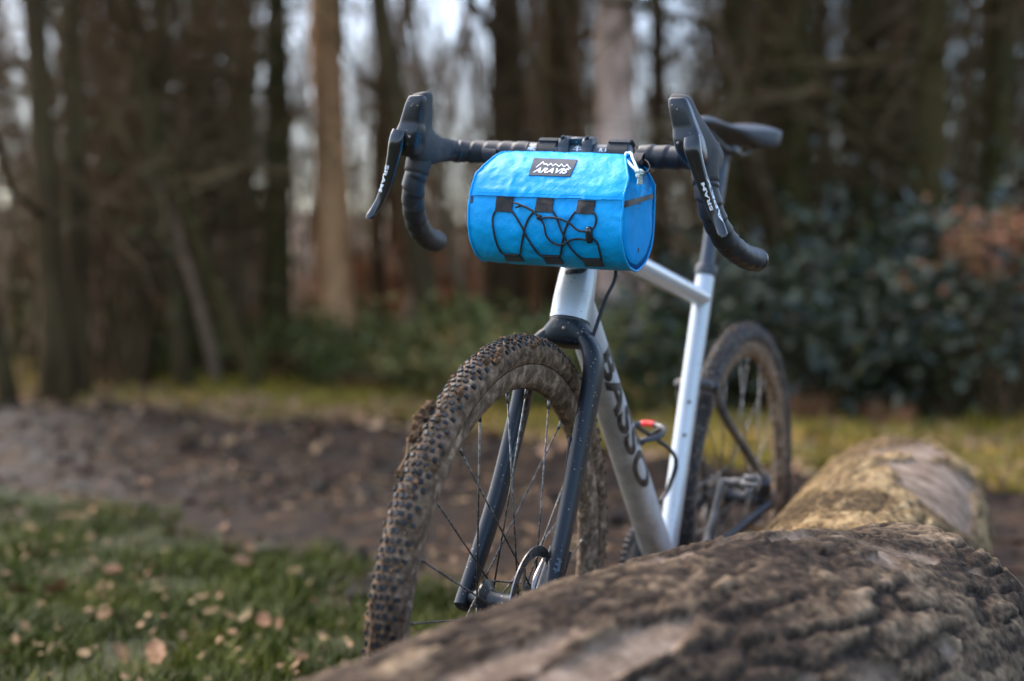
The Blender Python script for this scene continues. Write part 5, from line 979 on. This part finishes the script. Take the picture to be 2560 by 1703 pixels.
# shrubs of the undergrowth
def shrub_mesh(k, h, w, n, leafm, size, asp=.55):
    r = np.random.default_rng(k); st_ = MB(); C_ = []
    for i in range(16):
        a = r.uniform(0, 6.28); rr = w * math.sqrt(r.uniform(.02, 1)); tip = np.array([rr * math.cos(a), rr * math.sin(a), h * r.uniform(.35, 1.0) * (1 - .35 * rr / w)]); P = spline([(r.normal(0, .04), r.normal(0, .04), -.05), tip * [.45, .45, .6], tip], 7); st_.tube(P, np.linspace(.009, .003, 7), 4); C_ += [P[3], P[4], P[5], P[6], P[6]]
    C_ = np.array(C_); P = C_[r.integers(0, len(C_), n)] + r.normal(0, 1, (n, 3)) * [w * .17, w * .17, h * .10]; P[:, 2] = np.maximum(P[:, 2], .03); V, F = quads(P, size, k, .2, asp); return st_.build('stems', 'twig'), quick('foliage', V, F, leafm)
SH = {'bramble': [shrub_mesh(500 + k, .75, .75, 1500, 'leaf_bramble', .075) for k in range(3)], 'holly': [shrub_mesh(520 + k, 1.35, .8, 1050, 'leaf_holly', .095) for k in range(3)], 'bracken': [shrub_mesh(540 + k, .8, .6, 1300, 'bracken', .07, .35) for k in range(2)]}
used = set()
def shrub(kind, name, l, d, s, label, cat, group):
    k = random.randrange(len(SH[kind])); root = empty(name); place(root, l, d, random.uniform(0, 6.28), s); copies(SH[kind][k], root, (kind, k) not in used); used.add((kind, k)); tag(root, label, cat, group)
for i in range(34):
    l = -7.5 + 9.0 * (i + random.uniform(-.5, .5)) / 33; d = float(d_edge(l)) + random.choice((.3, 1.2, 2.2, 3.0)) + random.uniform(-.4, .4); shrub('bramble', 'bramble_bush', l, d, random.choice((.45, .6, .8, 1.0, 1.25)), 'low green bramble bush at the wood edge near the ' + by_mark(l, d), 'bush', 'bramble bushes')
for l, d, s in ((.95, 8.6, .8), (1.5, 8.7, .95), (1.9, 8.2, 1.0), (2.4, 8.6, 1.15), (2.75, 7.9, 1.0), (3.1, 8.9, 1.3), (3.5, 8.2, 1.1), (3.9, 9.0, 1.3), (2.1, 9.6, 1.2), (2.9, 9.9, 1.35), (3.7, 10.2, 1.4), (1.3, 9.9, .9), (4.4, 9.2, 1.3), (.45, 9.4, .6)):
    shrub('holly', 'holly_bush', l, d, s, 'glossy dark green holly bush near the ' + by_mark(l, d), 'bush', 'holly bushes')
for l, d, s in ((-2.6, 14.2, 1.0), (-1.9, 14.5, 1.2), (-1.5, 13.8, 1.0), (-1.1, 14.8, 1.2), (-.6, 14, .9), (-3.4, 15, 1.2), (-4.2, 15.5, 1.0), (-.2, 15.5, 1.2), (.3, 15.0, 1.1), (.9, 14.5, 1.1), (-5.2, 14.5, .8), (-2.2, 17, 1.5), (-.9, 18, 1.6), (.5, 18, 1.6), (-1.2, 10.6, .5), (-2.0, 11.8, .55), (-3.0, 12.6, .6), (-.3, 10.3, .45), (.35, 9.6, .4), (-4.1, 14, .7), (1.0, 9.2, .4), (1.75, 7.9, .35), (2.2, 7.5, .3)):
    shrub('bracken', 'bracken_clump', l, d, s, 'clump of dead copper brown bracken near the ' + by_mark(l, d), 'bracken', 'bracken among the trunks')
SH['sapling'] = [shrub_mesh(560, 1.3, .45, 10, 'bracken', .07, .5)]
_st, _fo = SH['sapling'][0]; _r = np.random.default_rng(8); _P = np.stack([_r.normal(0, .17, 330), _r.normal(0, .17, 330), 1.14 + _r.normal(0, .10, 330)], -1); _P = _P[fbm(_P * 4, 2, 9) > .45]; V, F = quads(_P, .075, 9); bpy.data.objects.remove(_fo); SH['sapling'] = [(_st, quick('foliage', V, F, 'bracken'))]
for l, d, s in ((2.84, 7.6, .98), (3.06, 7.75, 1.06), (2.66, 7.9, .86)):
    shrub('sapling', 'beech_sapling', l, d, s, 'copper leaved beech sapling standing over the holly', 'sapling', 'copper saplings over the holly')
print('TRIS', sum(len(o.data.polygons) * (2 if o.type == 'MESH' else 1) for o in bpy.data.objects if o.type == 'MESH'))
